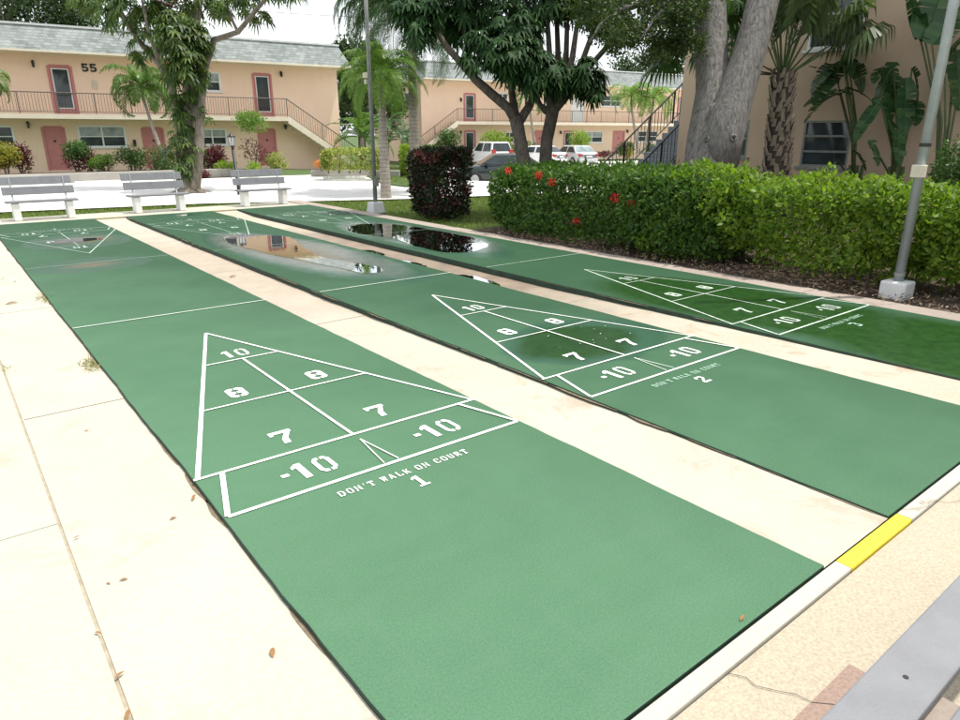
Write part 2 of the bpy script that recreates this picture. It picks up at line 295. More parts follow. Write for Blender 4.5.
M['flower'] = leafmat('red_flower', [(0.42, 0.022, 0.012), (0.55, 0.045, 0.02), (0.48, 0.03, 0.03)], 0.5, 0.2, (1.3, .8, .7))
M['orange'] = leafmat('orange_flower', [(0.55, 0.2, 0.05), (0.6, 0.33, 0.1), (0.5, 0.12, 0.04)], 0.5, 0.2, (1.3, 1, .7))
M['strel'] = leafmat('bird_of_paradise_leaf', [(0.02, 0.058, 0.022), (0.035, 0.085, 0.03), (0.055, 0.115, 0.04)], 0.26, 0.25)
M['stalk'] = simple('leaf_stalk', (0.07, 0.11, 0.035), (0.05, 0.07, 0.025), 8, 0.5)
M['farleaf'] = leafmat('far_tree_leaf', [(0.022, 0.045, 0.016), (0.036, 0.068, 0.022), (0.055, 0.095, 0.03)], 0.5, 0.25)
M['tyre'] = simple('tyre_rubber', (0.02, 0.02, 0.02), None, 9, 0.8)
M['rim'] = simple('alloy_rim', (0.45, 0.46, 0.47), (0.35, 0.36, 0.37), 8, 0.35, metal=0.8)
M['taillight'] = simple('tail_light', (0.42, 0.02, 0.02), None, 9, 0.2)
M['plate'] = simple('number_plate', (0.6, 0.62, 0.6), None, 9, 0.5)
M['blackplastic'] = simple('black_plastic', (0.02, 0.02, 0.02), None, 9, 0.6)
M['water'] = watermat('puddle_water'); M['film'] = watermat('thin_water_film', (0.88, 0.95, 0.82), 0.22, 1.13); M['muddy'] = watermat('silty_puddle_water', (0.55, 0.5, 0.33))
M['wire'] = simple('wire', (0.05, 0.05, 0.05), None, 3, 0.7)
def carpaint(name, c):
    m = simple(name, c, tuple(x*.95 for x in c), 3, 0.25); b = [n for n in m.node_tree.nodes if n.type == 'BSDF_PRINCIPLED'][0]
    b.inputs['Coat Weight'].default_value = 0.6; b.inputs['Coat Roughness'].default_value = 0.05; return m
M['carwhite'] = carpaint('white_car_paint', (0.78, 0.78, 0.77)); M['carsilver'] = carpaint('silver_car_paint', (0.50, 0.51, 0.52))
M['cardark'] = carpaint('dark_slate_car_paint', (0.035, 0.045, 0.06)); M['cargreen'] = carpaint('dark_green_car_paint', (0.006, 0.017, 0.015))

# ------------------------------------------------------------------ mesh helpers
class MB:
    def __init__(s): s.v = []; s.f = []; s.mi = []; s.cur = 0
    def add(s, vs, fs):
        o = len(s.v); s.v += [tuple(map(float, p)) for p in vs]; s.f += [tuple(i+o for i in f) for f in fs]; s.mi += [s.cur]*len(fs)
    def box(s, x0, x1, y0, y1, z0, z1, T=None):
        vs = [(x, y, z) for z in (z0, z1) for y in (y0, y1) for x in (x0, x1)]
        if T is not None: vs = [T(p) for p in vs]
        s.add(vs, [(0, 2, 3, 1), (4, 5, 7, 6), (0, 1, 5, 4), (2, 6, 7, 3), (0, 4, 6, 2), (1, 3, 7, 5)])
    def quad(s, a, b, c, d): s.add([a, b, c, d], [(0, 1, 2, 3)])
    def tube(s, pts, rad, seg=8, cap=True, nz=0.0, nzs=3.0):
        P = [V3(p) for p in pts]; n = len(P)
        if not hasattr(rad, '__len__'): rad = [rad]*n
        t0 = (P[1]-P[0]).normalized(); a = Vector((0, 0, 1)) if abs(t0.z) < .9 else Vector((1, 0, 0))
        u = t0.cross(a).normalized(); vs = []
        for i in range(n):
            t = (P[min(i+1, n-1)]-P[max(i-1, 0)]).normalized()
            u = (u - t*u.dot(t)).normalized(); w = t.cross(u)
            for k in range(seg):
                an = 2*PI*k/seg; r = rad[i]
                if nz:
                    from mathutils import noise as mn
                    q = P[i] + (u*math.cos(an)+w*math.sin(an))*r
                    r *= 1 + nz*mn.noise(Vector((q.x*nzs, q.y*nzs, q.z*nzs*0.6)))
                vs.append(P[i] + (u*math.cos(an)+w*math.sin(an))*r)
        fs = [(i*seg+k, i*seg+(k+1) % seg, (i+1)*seg+(k+1) % seg, (i+1)*seg+k) for i in range(n-1) for k in range(seg)]
        if cap: fs += [tuple(range(seg))[::-1], tuple((n-1)*seg+k for k in range(seg))]
        s.add(vs, fs)
    def prism(s, poly, z0, z1):
        n = len(poly)
        vs = [(x, y, z0) for x, y in poly]+[(x, y, z1) for x, y in poly]
        s.add(vs, [tuple(range(n))[::-1], tuple(range(n, 2*n))]+[(i, (i+1) % n, n+(i+1) % n, n+i) for i in range(n)])
    def build(s, name, mat, parent=None, smooth=False, bevel=0.0):
        me = bpy.data.meshes.new(name); me.from_pydata(s.v, [], s.f)
        for m in (mat if isinstance(mat, (list, tuple)) else [mat]): me.materials.append(m)
        if isinstance(mat, (list, tuple)): me.polygons.foreach_set('material_index', s.mi)
        if smooth: me.polygons.foreach_set('use_smooth', [True]*len(s.f))
        me.update(); o = bpy.data.objects.new(name, me); COL.objects.link(o)
        if parent is not None: o.parent = parent
        if bevel:
            bm = o.modifiers.new('bevel', 'BEVEL'); bm.width = bevel; bm.segments = 2; bm.limit_method = 'ANGLE'
        return o
class LC:
    """cloud of small leaves, four or six corners each"""
    def __init__(s): s.V = []; s.n = 0
    def leaves(s, P, D, Nn, L, W, fold=0.0):
        P, D, Nn = (np.asarray(a, float) for a in (P, D, Nn)); n = len(P)
        L = np.broadcast_to(np.asarray(L, float), (n,))[:, None]; W = np.broadcast_to(np.asarray(W, float), (n,))[:, None]
        D = D/np.maximum(1e-6, np.linalg.norm(D, axis=1, keepdims=True))
        S = np.cross(D, Nn); S /= np.maximum(1e-6, np.linalg.norm(S, axis=1, keepdims=True)); U = np.cross(S, D)
        a = P; b = P+D*L*.5+S*W*.5+U*L*fold; c = P+D*L; d = P+D*L*.5-S*W*.5+U*L*fold
        s.V.append(np.stack([a, b, c, d], 1)); s.n += n
    def build(s, name, mat, parent=None):
        A = np.concatenate(s.V).astype(np.float32); n = len(A)
        me = bpy.data.meshes.new(name); me.vertices.add(4*n); me.vertices.foreach_set('co', A.ravel())
        me.loops.add(4*n); me.loops.foreach_set('vertex_index', np.arange(4*n, dtype=np.int32))
        me.polygons.add(n); me.polygons.foreach_set('loop_start', np.arange(0, 4*n, 4, dtype=np.int32)); me.polygons.foreach_set('loop_total', np.full(n, 4, np.int32))
        me.materials.append(mat); me.update(); me.validate()
        o = bpy.data.objects.new(name, me); COL.objects.link(o)
        if parent is not None: o.parent = parent
        return o
def tag(o, label, cat, group=None, kind=None):
    o['label'] = label; o['category'] = cat
    if group: o['group'] = group
    if kind: o['kind'] = kind
    return o
def empty(name, loc, label, cat, group=None, rot=0.0):
    o = bpy.data.objects.new(name, None); COL.objects.link(o); o.empty_display_size = 0.2
    o.location = V3(loc); o.rotation_euler = (0, 0, rot); return tag(o, label, cat, group)
def struct(o): o['kind'] = 'structure'; return o
def unit(n):
    d = rng.normal(size=(n, 3)); return d/np.linalg.norm(d, axis=1, keepdims=True)
def grid_sheet(name, mat, xs, ys, zf):
    mb = MB(); nx = len(xs); vs = [(x, y, zf(x, y)) for y in ys for x in xs]
    mb.add(vs, [(j*nx+i, j*nx+i+1, (j+1)*nx+i+1, (j+1)*nx+i) for j in range(len(ys)-1) for i in range(nx-1)])
    return mb.build(name, mat, smooth=True)
def sst(a, b, x): t = min(1, max(0, (x-a)/(b-a))); return t*t*(3-2*t)
def interp(pts, x): return float(np.interp(x, [p[0] for p in pts], [p[1] for p in pts]))

# ------------------------------------------------------------------ ground
def lotz(x, y): return -0.09 - 0.40*sst(13, 24, x)*sst(14, 22, y)
lower = [(-40, 18.2), (0.46, 17.4), (4.9, 16.6), (9.9, 14.4), (16, 12.8), (90, 8)]
upper = [(-40, 32), (13, 27.6), (15, 27.6), (22, 38), (30, 40.5), (90, 30)]
def lawnz(x, y): return lotz(x, y)-0.03 if (abs(x) < 95 and abs(y) < 95) else -0.3
xs = [-1500, -400, -90] + list(np.arange(-40, 71, 2.0)) + [92, 400, 1500]
ys = [-1500, -400, -90] + list(np.arange(-20, 61, 2.0)) + [92, 400, 1500]
struct(grid_sheet('lawn_ground', M['lawn'], xs, ys, lambda x, y: lawnz(x, y)-0.03))
mb = MB(); X = np.linspace(-40, 90, 131); nt_ = 24; vs = []
for x in X:
    a, b = interp(lower, x), interp(upper, x)
    for j in range(nt_+1):
        y = a+(b-a)*j/nt_; vs.append((x, y, lotz(x, y)))
mb.add(vs, [(i*(nt_+1)+j, (i+1)*(nt_+1)+j, (i+1)*(nt_+1)+j+1, i*(nt_+1)+j+1) for i in range(len(X)-1) for j in range(nt_)])
struct(mb.build('parking_lot', M['lot'], smooth=True))
# lawn tongue between the two buildings
tong = [(12.5, 18.2), (13.6, 17.8), (14.8, 18.9), (17.6, 23), (21, 31), (26, 41.5), (22, 41.5), (17.5, 29), (14.6, 24.6), (12.6, 20.0)]
mb = MB(); mb.add([(x, y, lotz(x, y)+0.05) for x, y in tong]+[(x, y, -0.8) for x, y in tong], [tuple(range(10))]+[(i, i+10, (i+1) % 10+10, (i+1) % 10) for i in range(10)])
struct(mb.build('lawn', M['lawn']))

# courts ------------------------------------------------------------------
NE, FE = -1.90, 13.62
CX = [0.0, 2.45, 4.87]; CW = [1.829, 1.83, 1.84]
SPOTS = [
 [(1.0, 10.2, .86, 1.0, 0, 'wet'), (1.05, 10.3, .62, .55, 0, 'silt'), (0.78, 7.65, .78, .62, 0, 'wet'), (0.76, 7.62, .42, .26, 0, 'silt')],
 [(3.40, 6.9, .86, 3.2, .10, 'wet'), (3.42, 6.95, .76, 2.85, .10, 'ring'), (3.40, 6.95, .52, 2.3, .10, 'silt'), (3.5, 13.1, .46, .40, 0, 'wet'), (3.46, 0.97, .88, .62, 0, 'wet'), (3.36, .97, .70, .50, 0, 'moss')],
 [(5.75, 7.3, .86, 2.9, -.06, 'wet'), (5.80, 7.35, .84, 2.45, 0, 'ring'), (5.80, 7.3, .66, 2.0, 0, 'wet'), (5.70, 0.55, .88, 2.3, .16, 'moss'), (5.72, -1.25, 1.05, 1.5, 0, 'moss'), (6.0, 1.5, .5, 1.4, .2, 'moss')]]
def stroke(mb, pts, w, z, closed=False):
    P = [np.array(p, float) for p in pts]
    for a, b in zip(P[:-1], P[1:]):
        d = b-a; d = d/np.linalg.norm(d); n = np.array([-d[1], d[0]])*w/2
        mb.quad(*[(q[0], q[1], z) for q in (a-n, b-n, b+n, a+n)])
GL = {
 '1': [('P', [(.36, 0), (.64, 0), (.64, 1), (.36, 1)]), ('P', [(.12, 0), (.34, 0), (.34, .13), (.12, .13)]), ('P', [(.66, 0), (.88, 0), (.88, .13), (.66, .13)]), ('P', [(.10, .70), (.34, .80), (.34, 1), (.10, .86)])],
 '0': [('P', [(.44, 0), (.22, 0), (0, .2), (0, .8), (.22, 1), (.44, 1), (.44, .84), (.32, .84), (.25, .76), (.25, .24), (.32, .16), (.44, .16)]),
       ('P', [(.56, 0), (.56, .16), (.68, .16), (.75, .24), (.75, .76), (.68, .84), (.56, .84), (.56, 1), (.78, 1), (1, .8), (1, .2), (.78, 0)])],
 '8': [('P', [(.45, 0), (.15, 0), (0, .15), (0, .38), (.12, .5), (0, .62), (0, .85), (.15, 1), (.45, 1), (.45, .84), (.3, .84), (.25, .78), (.25, .65), (.32, .58), (.45, .58), (.45, .42), (.32, .42), (.25, .35), (.25, .22), (.3, .16), (.45, .16)]),
       ('P', [(.55, 0), (.55, .16), (.7, .16), (.75, .22), (.75, .35), (.68, .42), (.55, .42), (.55, .58), (.68, .58), (.75, .65), (.75, .78), (.7, .84), (.55, .84), (.55, 1), (.85, 1), (1, .85), (1, .62), (.88, .5), (1, .38), (1, .15), (.85, 0)])],
 '7': [('P', [(0, .70), (.14, .70), (.2, .8), (1, .8), (1, 1), (0, 1)]), ('P', [(.66, .77), (.92, .77), (.62, .35), (.56, 0), (.26, 0), (.34, .36)])],
 '-': [('P', [(.1, .4), (.9, .4), (.9, .58), (.1, .58)])],
 '2': [('P', [(0, 0), (1, 0), (1, .2), (.4, .2), (.4, .24), (0, .22)]), ('P', [(.02, .25), (.36, .25), (.98, .6), (1, .8), (.76, 1), (.55, 1), (.55, .84), (.66, .84), (.72, .74), (.68, .64)]), ('P', [(.45, 1), (.2, 1), (0, .82), (0, .66), (.24, .66), (.28, .8), (.45, .84)])],
 '3': [('P', [(.05, .8), (0, 1), (.8, 1), (1, .82), (1, .62), (.86, .52), (.5, .52), (.5, .62), (.7, .65), (.74, .78), (.66, .83)]), ('P', [(.5, .48), (.86, .48), (1, .38), (1, .16), (.8, 0), (.2, 0), (0, .15), (.12, .26), (.3, .16), (.66, .17), (.74, .26), (.7, .36), (.5, .38)])],
 'D': [('P', [(.0, 0), (.3, 0), (.3, 1), (0, 1)]), ('P', [(.36, 0), (.7, 0), (1, .25), (1, .75), (.7, 1), (.36, 1), (.36, .88), (.6, .88), (.7, .7), (.7, .3), (.6, .12), (.36, .12)])],
 'O': None,
 'N': [('P', [(.05, 0), (.25, 0), (.25, 1), (.05, 1)]), ('P', [(.27, .95), (.73, .02), (.73, .38), (.27, 1)]), ('P', [(.75, 0), (.95, 0), (.95, 1), (.75, 1)]), ('P', [(-.08, 0), (.05, 0), (.05, .1), (-.08, .1)])],
 "'": [('P', [(.35, .65), (.65, .7), (.75, 1), (.35, 1)])],
 'T': [('P', [(.36, 0), (.64, 0), (.64, .84), (.36, .84)]), ('P', [(0, .7), (.12, .7), (.16, .87), (.84, .87), (.88, .7), (1, .7), (1, 1), (0, 1)]), ('P', [(.2, 0), (.36, 0), (.36, .1), (.2, .1)]), ('P', [(.64, 0), (.8, 0), (.8, .1), (.64, .1)])],
 'W': [('P', [(0, 1), (.26, 1), (.42, .2), (.34, 0), (.22, 0)]), ('P', [(.46, .24), (.54, .24), (.68, 1), (.42, 1)]), ('P', [(.60, .2), (.78, 1), (1.02, 1), (.8, 0), (.68, 0)])],
 'A': [('P', [(0, 0), (.2, 0), (.5, .75), (.5, 1), (.4, 1)]), ('P', [(.53, 1), (.62, 1), (1, 0), (.68, 0), (.53, .6)]), ('P', [(.34, .22), (.6, .22), (.57, .34), (.38, .34)])],
 'L': [('P', [(.1, 0), (.4, 0), (.4, 1), (.1, 1)]), ('P', [(.46, 0), (1, 0), (1, .34), (.88, .34), (.8, .13), (.46, .13)])],
 'K': [('P', [(.02, 0), (.32, 0), (.32, 1), (.02, 1)]), ('P', [(.36, .45), (.75, 1), (.95, 1), (.52, .42)]), ('P', [(.42, .40), (.6, .52), (1, 0), (.7, 0)])],
 'C': [('P', [(.5, 0), (.25, 0), (0, .25), (0, .75), (.25, 1), (.5, 1), (.5, .88), (.36, .88), (.3, .7), (.3, .3), (.36, .12), (.5, .12)]), ('P', [(.56, 1), (.8, 1), (.95, .85), (.95, .62), (.72, .62), (.7, .86), (.56, .88)]), ('P', [(.56, 0), (.8, 0), (.97, .18), (.97, .32), (.84, .32), (.74, .13), (.56, .12)])],
 'U': [('P', [(.05, 1), (.33, 1), (.33, .25), (.46, .12), (.46, 0), (.3, 0), (.05, .2)]), ('P', [(.54, 0), (.54, .12), (.7, .25), (.7, 1), (.94, 1), (.94, .2), (.72, 0)])],
 'R': [('P', [(.02, 0), (.32, 0), (.32, 1), (.02, 1)]), ('P', [(.37, 1), (.75, 1), (.95, .85), (.95, .65), (.75, .5), (.37, .5), (.37, .6), (.6, .62), (.66, .75), (.6, .88), (.37, .88)]), ('P', [(.45, .46), (.7, .46), (1, 0), (.7, 0)])],
}
GL['O'] = GL['0']
GL['I'] = [('P', [(.30, 0), (.68, 0), (.68, 1), (.36, 1), (.06, .84), (.06, .68), (.30, .76)])]
GL['B'] = [('P', [(.46, 0), (.18, 0), (0, .14), (0, .86), (.18, 1), (.46, 1), (.46, .82), (.36, .82), (.30, .76), (.30, .66), (.36, .60), (.46, .60), (.46, .40), (.36, .40), (.30, .34), (.30, .24), (.36, .18), (.46, .18)]), ('P', [(.54, 0), (.54, .18), (.64, .18), (.70, .24), (.70, .34), (.64, .40), (.54, .40), (.54, .60), (.64, .60), (.70, .66), (.70, .76), (.64, .82), (.54, .82), (.54, 1), (.82, 1), (1, .86), (1, .14), (.82, 0)])]
def glyphs(mb, text, cx, cy, w, h, z, flip=False, gap=0.22):
    widths = [0.45 if c in " '" else (0.5 if c == '-' else 1.0) for c in text]
    tot = sum(widths)+gap*(len(text)-1); k = w/tot; x = cx-w/2
    for c, wd in zip(text, widths):
        for _, poly in (GL.get(c) or []):
            pts = [(x+px*wd*k, cy-h/2+py*h) for px, py in poly]
            if flip: pts = [(2*cx-a, 2*cy-b) for a, b in pts]
            mb.add([(a, b, z) for a, b in pts], [tuple(range(len(pts)))])
        x += (wd+gap)*k
ft = 0.3048
LZ = 0.004
for ci in range(3):
    x0, W = CX[ci], CW[ci]; cx = x0+W/2
    mb = MB(); yy_ = list(np.arange(NE, FE, .11))+[FE]; from mathutils import noise as mn_
    jit = lambda y, k: .009*mn_.noise(Vector((y*.9, k*7.3, 0)))+.007*mn_.noise(Vector((y*5, k*3.1, 2)))
    mb.prism([(x0+jit(y, ci), y) for y in yy_][::-1]+[(x0+W+jit(y, ci+9), y) for y in yy_], -.18, 0.0)
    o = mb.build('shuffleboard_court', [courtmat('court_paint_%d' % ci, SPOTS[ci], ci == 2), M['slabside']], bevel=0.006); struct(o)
    o.data.polygons.foreach_set('material_index', [0 if p.normal.z > .5 else 1 for p in o.data.polygons])
    for end in (0, 1):
        f = (lambda px, py: (px, py)) if end == 0 else (lambda px, py: (2*cx-px, 39*ft-py))
        mb = MB(); a, b = x0+0.02, x0+W-0.02; wv = 1 if end == 0 else .75
        zc = [LZ]
        def S(p, q, w): zc[0] += .0003; stroke(mb, [f(*p), f(*q)], w*wv*(.74 if ci == 0 else .62), zc[0])
        S((a, 0), (b, 0), .034); S((a-.02, 1.5*ft), (b+.02, 1.5*ft), .030)
        S((a, 1.5*ft), (cx, 10.5*ft), .036); S((b, 1.5*ft), (cx, 10.5*ft), .026)
        hw = (W/2-.02)
        S((cx-hw*2/3, 4.5*ft), (cx+hw*2/3, 4.5*ft), .022); S((cx-hw/3, 7.5*ft), (cx+hw/3, 7.5*ft), .022)
        S((cx, 1.5*ft), (cx, 7.5*ft), .026)
        S((a+.125, 1.5*ft), (a, 0), .036); S((b-.125, 1.5*ft), (b, 0), .030)
        S((cx, .37), (cx-.045, .02), .010); S((cx, .37), (cx+.045, .02), .010)
        S((x0+.005, 13.5*ft), (x0+W-.005, 13.5*ft), .020)
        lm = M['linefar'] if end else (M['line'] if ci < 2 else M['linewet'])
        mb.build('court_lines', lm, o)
        mb = MB()
        fl = end == 1; LZ2 = LZ
        for t, gx, gy, gw in (('I0', 0, 2.46, .20), ('B', -.30, 1.57, .125), ('B', .29, 1.57, .125), ('7', -.335, .68, .135), ('7', .305, .68, .135), ('-I0', -.40, .215, .30), ('-I0', .42, .215, .30)):
            p = f(cx+gx, gy); glyphs(mb, t, p[0], p[1], gw, .185, LZ2, fl)
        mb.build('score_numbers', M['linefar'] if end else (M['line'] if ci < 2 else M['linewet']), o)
        mb = MB(); p = f(cx, -.135); glyphs(mb, "DON'T WALK ON COURT", p[0], p[1], .79, .052, LZ, fl, .42)
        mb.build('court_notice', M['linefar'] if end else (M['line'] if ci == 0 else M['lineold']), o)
        mb = MB(); p = f(cx, -.262); glyphs(mb, str(ci+1), p[0], p[1], .08, .115, LZ, fl)
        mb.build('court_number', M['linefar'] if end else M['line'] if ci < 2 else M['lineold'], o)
# concrete around the courts
def strip(name, mat, x0, x1, prof, nx=2):
    ys_ = [p[0] for p in prof]; yy = sorted(set(list(np.arange(ys_[0], ys_[-1], 0.5))+ys_))
    return struct(grid_sheet(name, mat, list(np.linspace(x0, x1, nx)), yy, lambda x, y: interp(prof, y)))
strip('concrete_strip', M['strip_one'], 1.79, 2.49, [(NE, -.012), (1, -.035), (4, -.06), (13, -.06), (FE, -.03)])
strip('concrete_strip', M['strip_two'], 4.24, 4.91, [(NE, -.012), (0, -.03), (3, -.075), (12.5, -.08), (FE, -.03)])
strip('concrete_strip', M['concrete_side'], 6.67, 7.08, [(-6, -.012), (NE, -.012), (13, -.012), (15.1, -.012)])
strip('concrete_strip', M['concrete'], -0.596, 0.04, [(NE, -.026), (FE, -.026)])
strip('concrete_strip', M['concrete'], -0.596, 6.705, [(FE+.06, -.02), (15.05, -.03)])
for ya, yb in ((-8, .47), (.478, 3.6), (3.608, 6.8), (6.808, 10), (10.008, 13.2), (13.208, 15.05)):
    mb = MB(); mb.box(-4.5, -.608, ya, yb, -.15, -.022); struct(mb.build('concrete_slab', M['concrete'], bevel=.004))
mb = MB(); mb.box(-4.6, 7.0, -8.2, 15.0, -.3, -.1); mb.box(-4.58, -.3, -8.1, 14.9, -.098, -.030); struct(mb.build('joint_bed', M['dirt']))
mb = MB(); mb.box(-.596, 6.705, NE-.013, NE-.001, -.1, -.03); struct(mb.build('drain_joint', M['gutter']))
mb = MB(); mb.box(-.596, 6.705, FE+.001, FE+.03, -.1, -.03); struct(mb.build('drain_joint', M['gutter']))
struct(strip('aggregate_path', M['aggregate'], -.596, 9, [(-9, -.014), (-1.985, -.014)], 8))
def kerbs(y0, y1, z0, z1, gaps, end):
    xcur = -.596
    for (a, b) in gaps:
        mb = MB(); mb.box(xcur, a-.003, y0, y1, z0, z1); o = mb.build('kerb', M['kerb'], bevel=.004); struct(o)
        mb = MB(); mb.box(a, b, y0, y1, z0, z1); o = mb.build('yellow_kerb', M['yellow'] if end == 0 else M['yellowold'], bevel=.004); struct(o)
        xcur = b+.003
    mb = MB(); mb.box(xcur, 6.70, y0, y1, z0, z1); struct(mb.build('kerb', M['kerb'], bevel=.004))
kerbs(-1.98, -1.913, -.1, .002, [(1.90, 2.50), (4.3, 4.86)], 0)
kerbs(FE+.03, FE+.095, -.1, .002, [(1.86, 2.42), (4.3, 4.86)], 1)
# rust-brown mat stain on the aggregate
mb = MB(); mb.box(.72, 1.36, -2.36, -2.215, -.0125, -.0095)
struct(mb.build('rusty_stain', concrete('rust_stain', (0.29, 0.205, 0.165), (0.24, 0.165, 0.13), stain=(0.33, 0.26, 0.20), agg=True)))
# crack across the aggregate
mb = MB(); pts = [(1.0, -1.985), (1.03, -2.03), (1.02, -2.07), (1.06, -2.13), (1.09, -2.17), (1.10, -2.22), (1.15, -2.27)]
for (a, b) in zip(pts[:-1], pts[1:]): stroke(mb, [a, b], .0025, -.0085)
struct(mb.build('path_crack', M['gutter']))
for (xa, xb, yy, zz) in ((1.83, 2.45, 3.05, -.050), (1.83, 2.45, 6.3, -.058), (1.83, 2.45, 9.6, -.058), (4.28, 4.87, 2.2, -.062), (4.28, 4.87, 9.0, -.078), (-.59, 0, 2.0, -.024), (-.59, 0, 5.3, -.024), (-.59, 0, 8.6, -.024), (6.71, 7.08, 0.75, -.010), (6.71, 7.08, 4.1, -.010)):
    mb = MB(); stroke(mb, [(xa, yy), (xb, yy+.01)], .007, zz); struct(mb.build('strip_joint', M['jointline']))
def edge_dirt(x, side, ya, yb, z, wmax, mat):
    mb = MB(); y = ya
    while y < yb:
        L = random.uniform(.15, .7); n = 6; w = wmax*random.random()**1.5
        if random.random() < .75:
            up = [(x+side*(.004+w*math.sin(PI*k/n)*random.uniform(.5, 1.2)), y+L*k/n) for k in range(n+1)]
            mb.add([(x-side*.02, y, z), (x-side*.02, y+L, z)]+[(a, b, z) for a, b in up[::-1]], [tuple(range(n+3))])
        y += L*random.uniform(.8, 1.6)
    struct(mb.build('edge_dirt', mat))
edge_dirt(0.0, -1, NE, FE, -.0235, .022, M['jointline'])
edge_dirt(1.829, 1, 1, FE, -.028, .03, M['jointline']); edge_dirt(2.45, -1, NE, FE, -.010, .02, M['jointline'])
edge_dirt(4.28, 1, 2, FE, -.055, .05, M['mulch']); edge_dirt(4.87, -1, NE, 3, -.010, .02, M['jointline'])
edge_dirt(6.71, 1, NE, FE, -.0095, .02, M['jointline']); edge_dirt(7.06, -1, -3, 8, -.0085, .07, M['mulch'])
# puddles ----------------------------------------------------------------
def puddle(poly, z, mat):
    P = np.array(poly, float); n = len(P); out = []
    for i in range(n):     # smooth closed Catmull-Rom
        p0, p1, p2, p3 = P[i-1], P[i], P[(i+1) % n], P[(i+2) % n]
        for t in np.linspace(0, 1, 7)[:-1]:
            q = .5*((2*p1)+(-p0+p2)*t+(2*p0-5*p1+4*p2-p3)*t*t+(-p0+3*p1-3*p2+p3)*t**3)
            out.append(q + rng.normal(size=2)*0.012)
    mb = MB(); mb.add([(a, b, z) for a, b in out], [tuple(range(len(out)))])
    return struct(mb.build('puddle_water', mat))
puddle([(3.15, 9.25), (3.7, 9.0), (3.95, 8.4), (3.72, 7.4), (3.50, 6.4), (3.58, 5.7), (3.74, 5.1), (3.66, 4.75), (3.40, 4.75), (3.30, 5.3), (3.15, 6.2), (2.98, 7.3), (2.90, 8.4)], .0065, M['muddy'])
puddle([(5.30, 8.9), (5.9, 9.2), (6.35, 8.6), (6.42, 7.4), (6.38, 6.4), (6.1, 5.6), (5.5, 5.25), (5.12, 5.5), (5.15, 6.4), (5.28, 7.2), (5.10, 8.1)], .0065, M['water'])
puddle([(.68, 10.35), (1.15, 10.45), (1.4, 10.2), (1.0, 10.05), (.62, 10.1)], .0065, M['muddy'])
puddle([(3.32, 13.05), (3.6, 13.15), (3.72, 13.05), (3.5, 12.95)], .0065, M['water'])
puddle([(4.33, 4.3), (4.5, 4.25), (4.6, 3.9), (4.52, 3.4), (4.36, 3.5)], -.068, M['water'])
puddle([(4.35, 5.7), (4.55, 5.5), (4.5, 5.0), (4.36, 5.1)], -.072, M['water'])
puddle([(4.38, 6.9), (4.6, 6.7), (4.55, 6.2), (4.4, 6.3)], -.072, M['water'])

# ------------------------------------------------------------------ benches
def bench(cx, y, z, length, legx, front, label, nplanks=2):
    """front=+1: sitter looks towards -Y (back at larger y)"""
    r = empty('park_bench', (cx, y, z), label, 'bench', 'grey plank benches around the courts')
    sgn = front
    for s in (-1, 1):
        mb = MB(); xa = s*legx
        sx = lambda v: v*sgn
        ys2 = sorted((sx(0.02), sx(0.36)))
        mb.box(xa-.065, xa+.065, ys2[0], ys2[1], 0, .355); mb.build('leg', M['benchleg'] if front > 0 else M['concrete_side'], r, bevel=.01)
        mb = MB(); mb.tube([(xa, sx(.33), .30), (xa, sx(.40), .44), (xa, sx(.47), .86)], .018, 6); mb.build('back_bracket', M['galv'], r)
    for k in range(nplanks):
        mb = MB(); ya = k*.19; ys2 = sorted((sx(ya), sx(ya+.145)))
        mb.box(-length/2, length/2, ys2[0], ys2[1], .36, .398); mb.build('seat_plank', M['benchwood'], r, bevel=.006)
        for s in (-1, 1): mb = MB(); mb.tube([(s*legx, sum(ys2)/2, .39), (s*legx, sum(ys2)/2, .4)], .007, 8); mb.build('screw', M['iron'], r)
    for k, zz in enumerate((.50, .70)):
        mb = MB(); ya = .385+.055*k
        T = lambda p: (p[0]+(-.02*k), sx(p[1]+(p[2]-zz)*.2), p[2])
        mb.box(-length/2, length/2, ya, ya+.035, zz, zz+.165, T); mb.build('back_slat', M['benchwood'], r, bevel=.006)
        for s in (-1, 1):
            for dz in (.05, .12): mb = MB(); mb.tube([(s*legx, sx(ya-.008+dz*.2), zz+dz), (s*legx, sx(ya+.01+dz*.2), zz+dz)], .012, 6); mb.build('bolt', M['galv'], r)
    return r
bench(1.04, 14.22, -.02, 1.32, .49, 1, 'grey bench at the far left of the courts, its end nearest the left frame edge')
bench(3.37, 14.30, -.02, 1.32, .48, 1, 'grey bench behind the middle court, in front of the umbrella tree')
bench(5.88, 14.25, -.02, 1.35, .50, 1, 'grey bench beside the black lamp post at the court ends')
bench(1.38, -2.41, -.012, 1.7, .45, -1, 'close-up grey bench seat cut by the lower right corner')

# ------------------------------------------------------------------ lamp post, poles
b = G(240, 195, -.1)
r = empty('lamp_post', b, 'short black lamp post with a frosted lantern beside a bench', 'lamp post')
mb = MB(); mb.tube([(0, 0, 0), (-.02, 0, .1), (-.02, 0, .42), (-.022, 0, .44), (-.03, .01, .46), (-.06, .02, 1.40)], [.075, .06, .058, .065, .048, .045], 12); mb.build('post', M['iron'], r, True)
mb = MB(); mb.tube([(-.06, .02, 1.39), (-.06, .02, 1.45), (-.062, .02, 1.47)], [.03, .07, .075], 10); mb.build('collar', M['iron'], r, True)
mb = MB(); mb.tube([(-.062, .02, 1.47), (-.064, .02, 1.71)], [.07, .115], 6); mb.build('lantern_glass', M['lampglass'], r)
mb = MB()
for k in range(6):
    an = 2*PI*k/6+.0; mb.tube([(-.062+.073*math.cos(an), .02+.073*math.sin(an), 1.47), (-.064+.118*math.cos(an), .02+.118*math.sin(an), 1.71)], .007, 4)
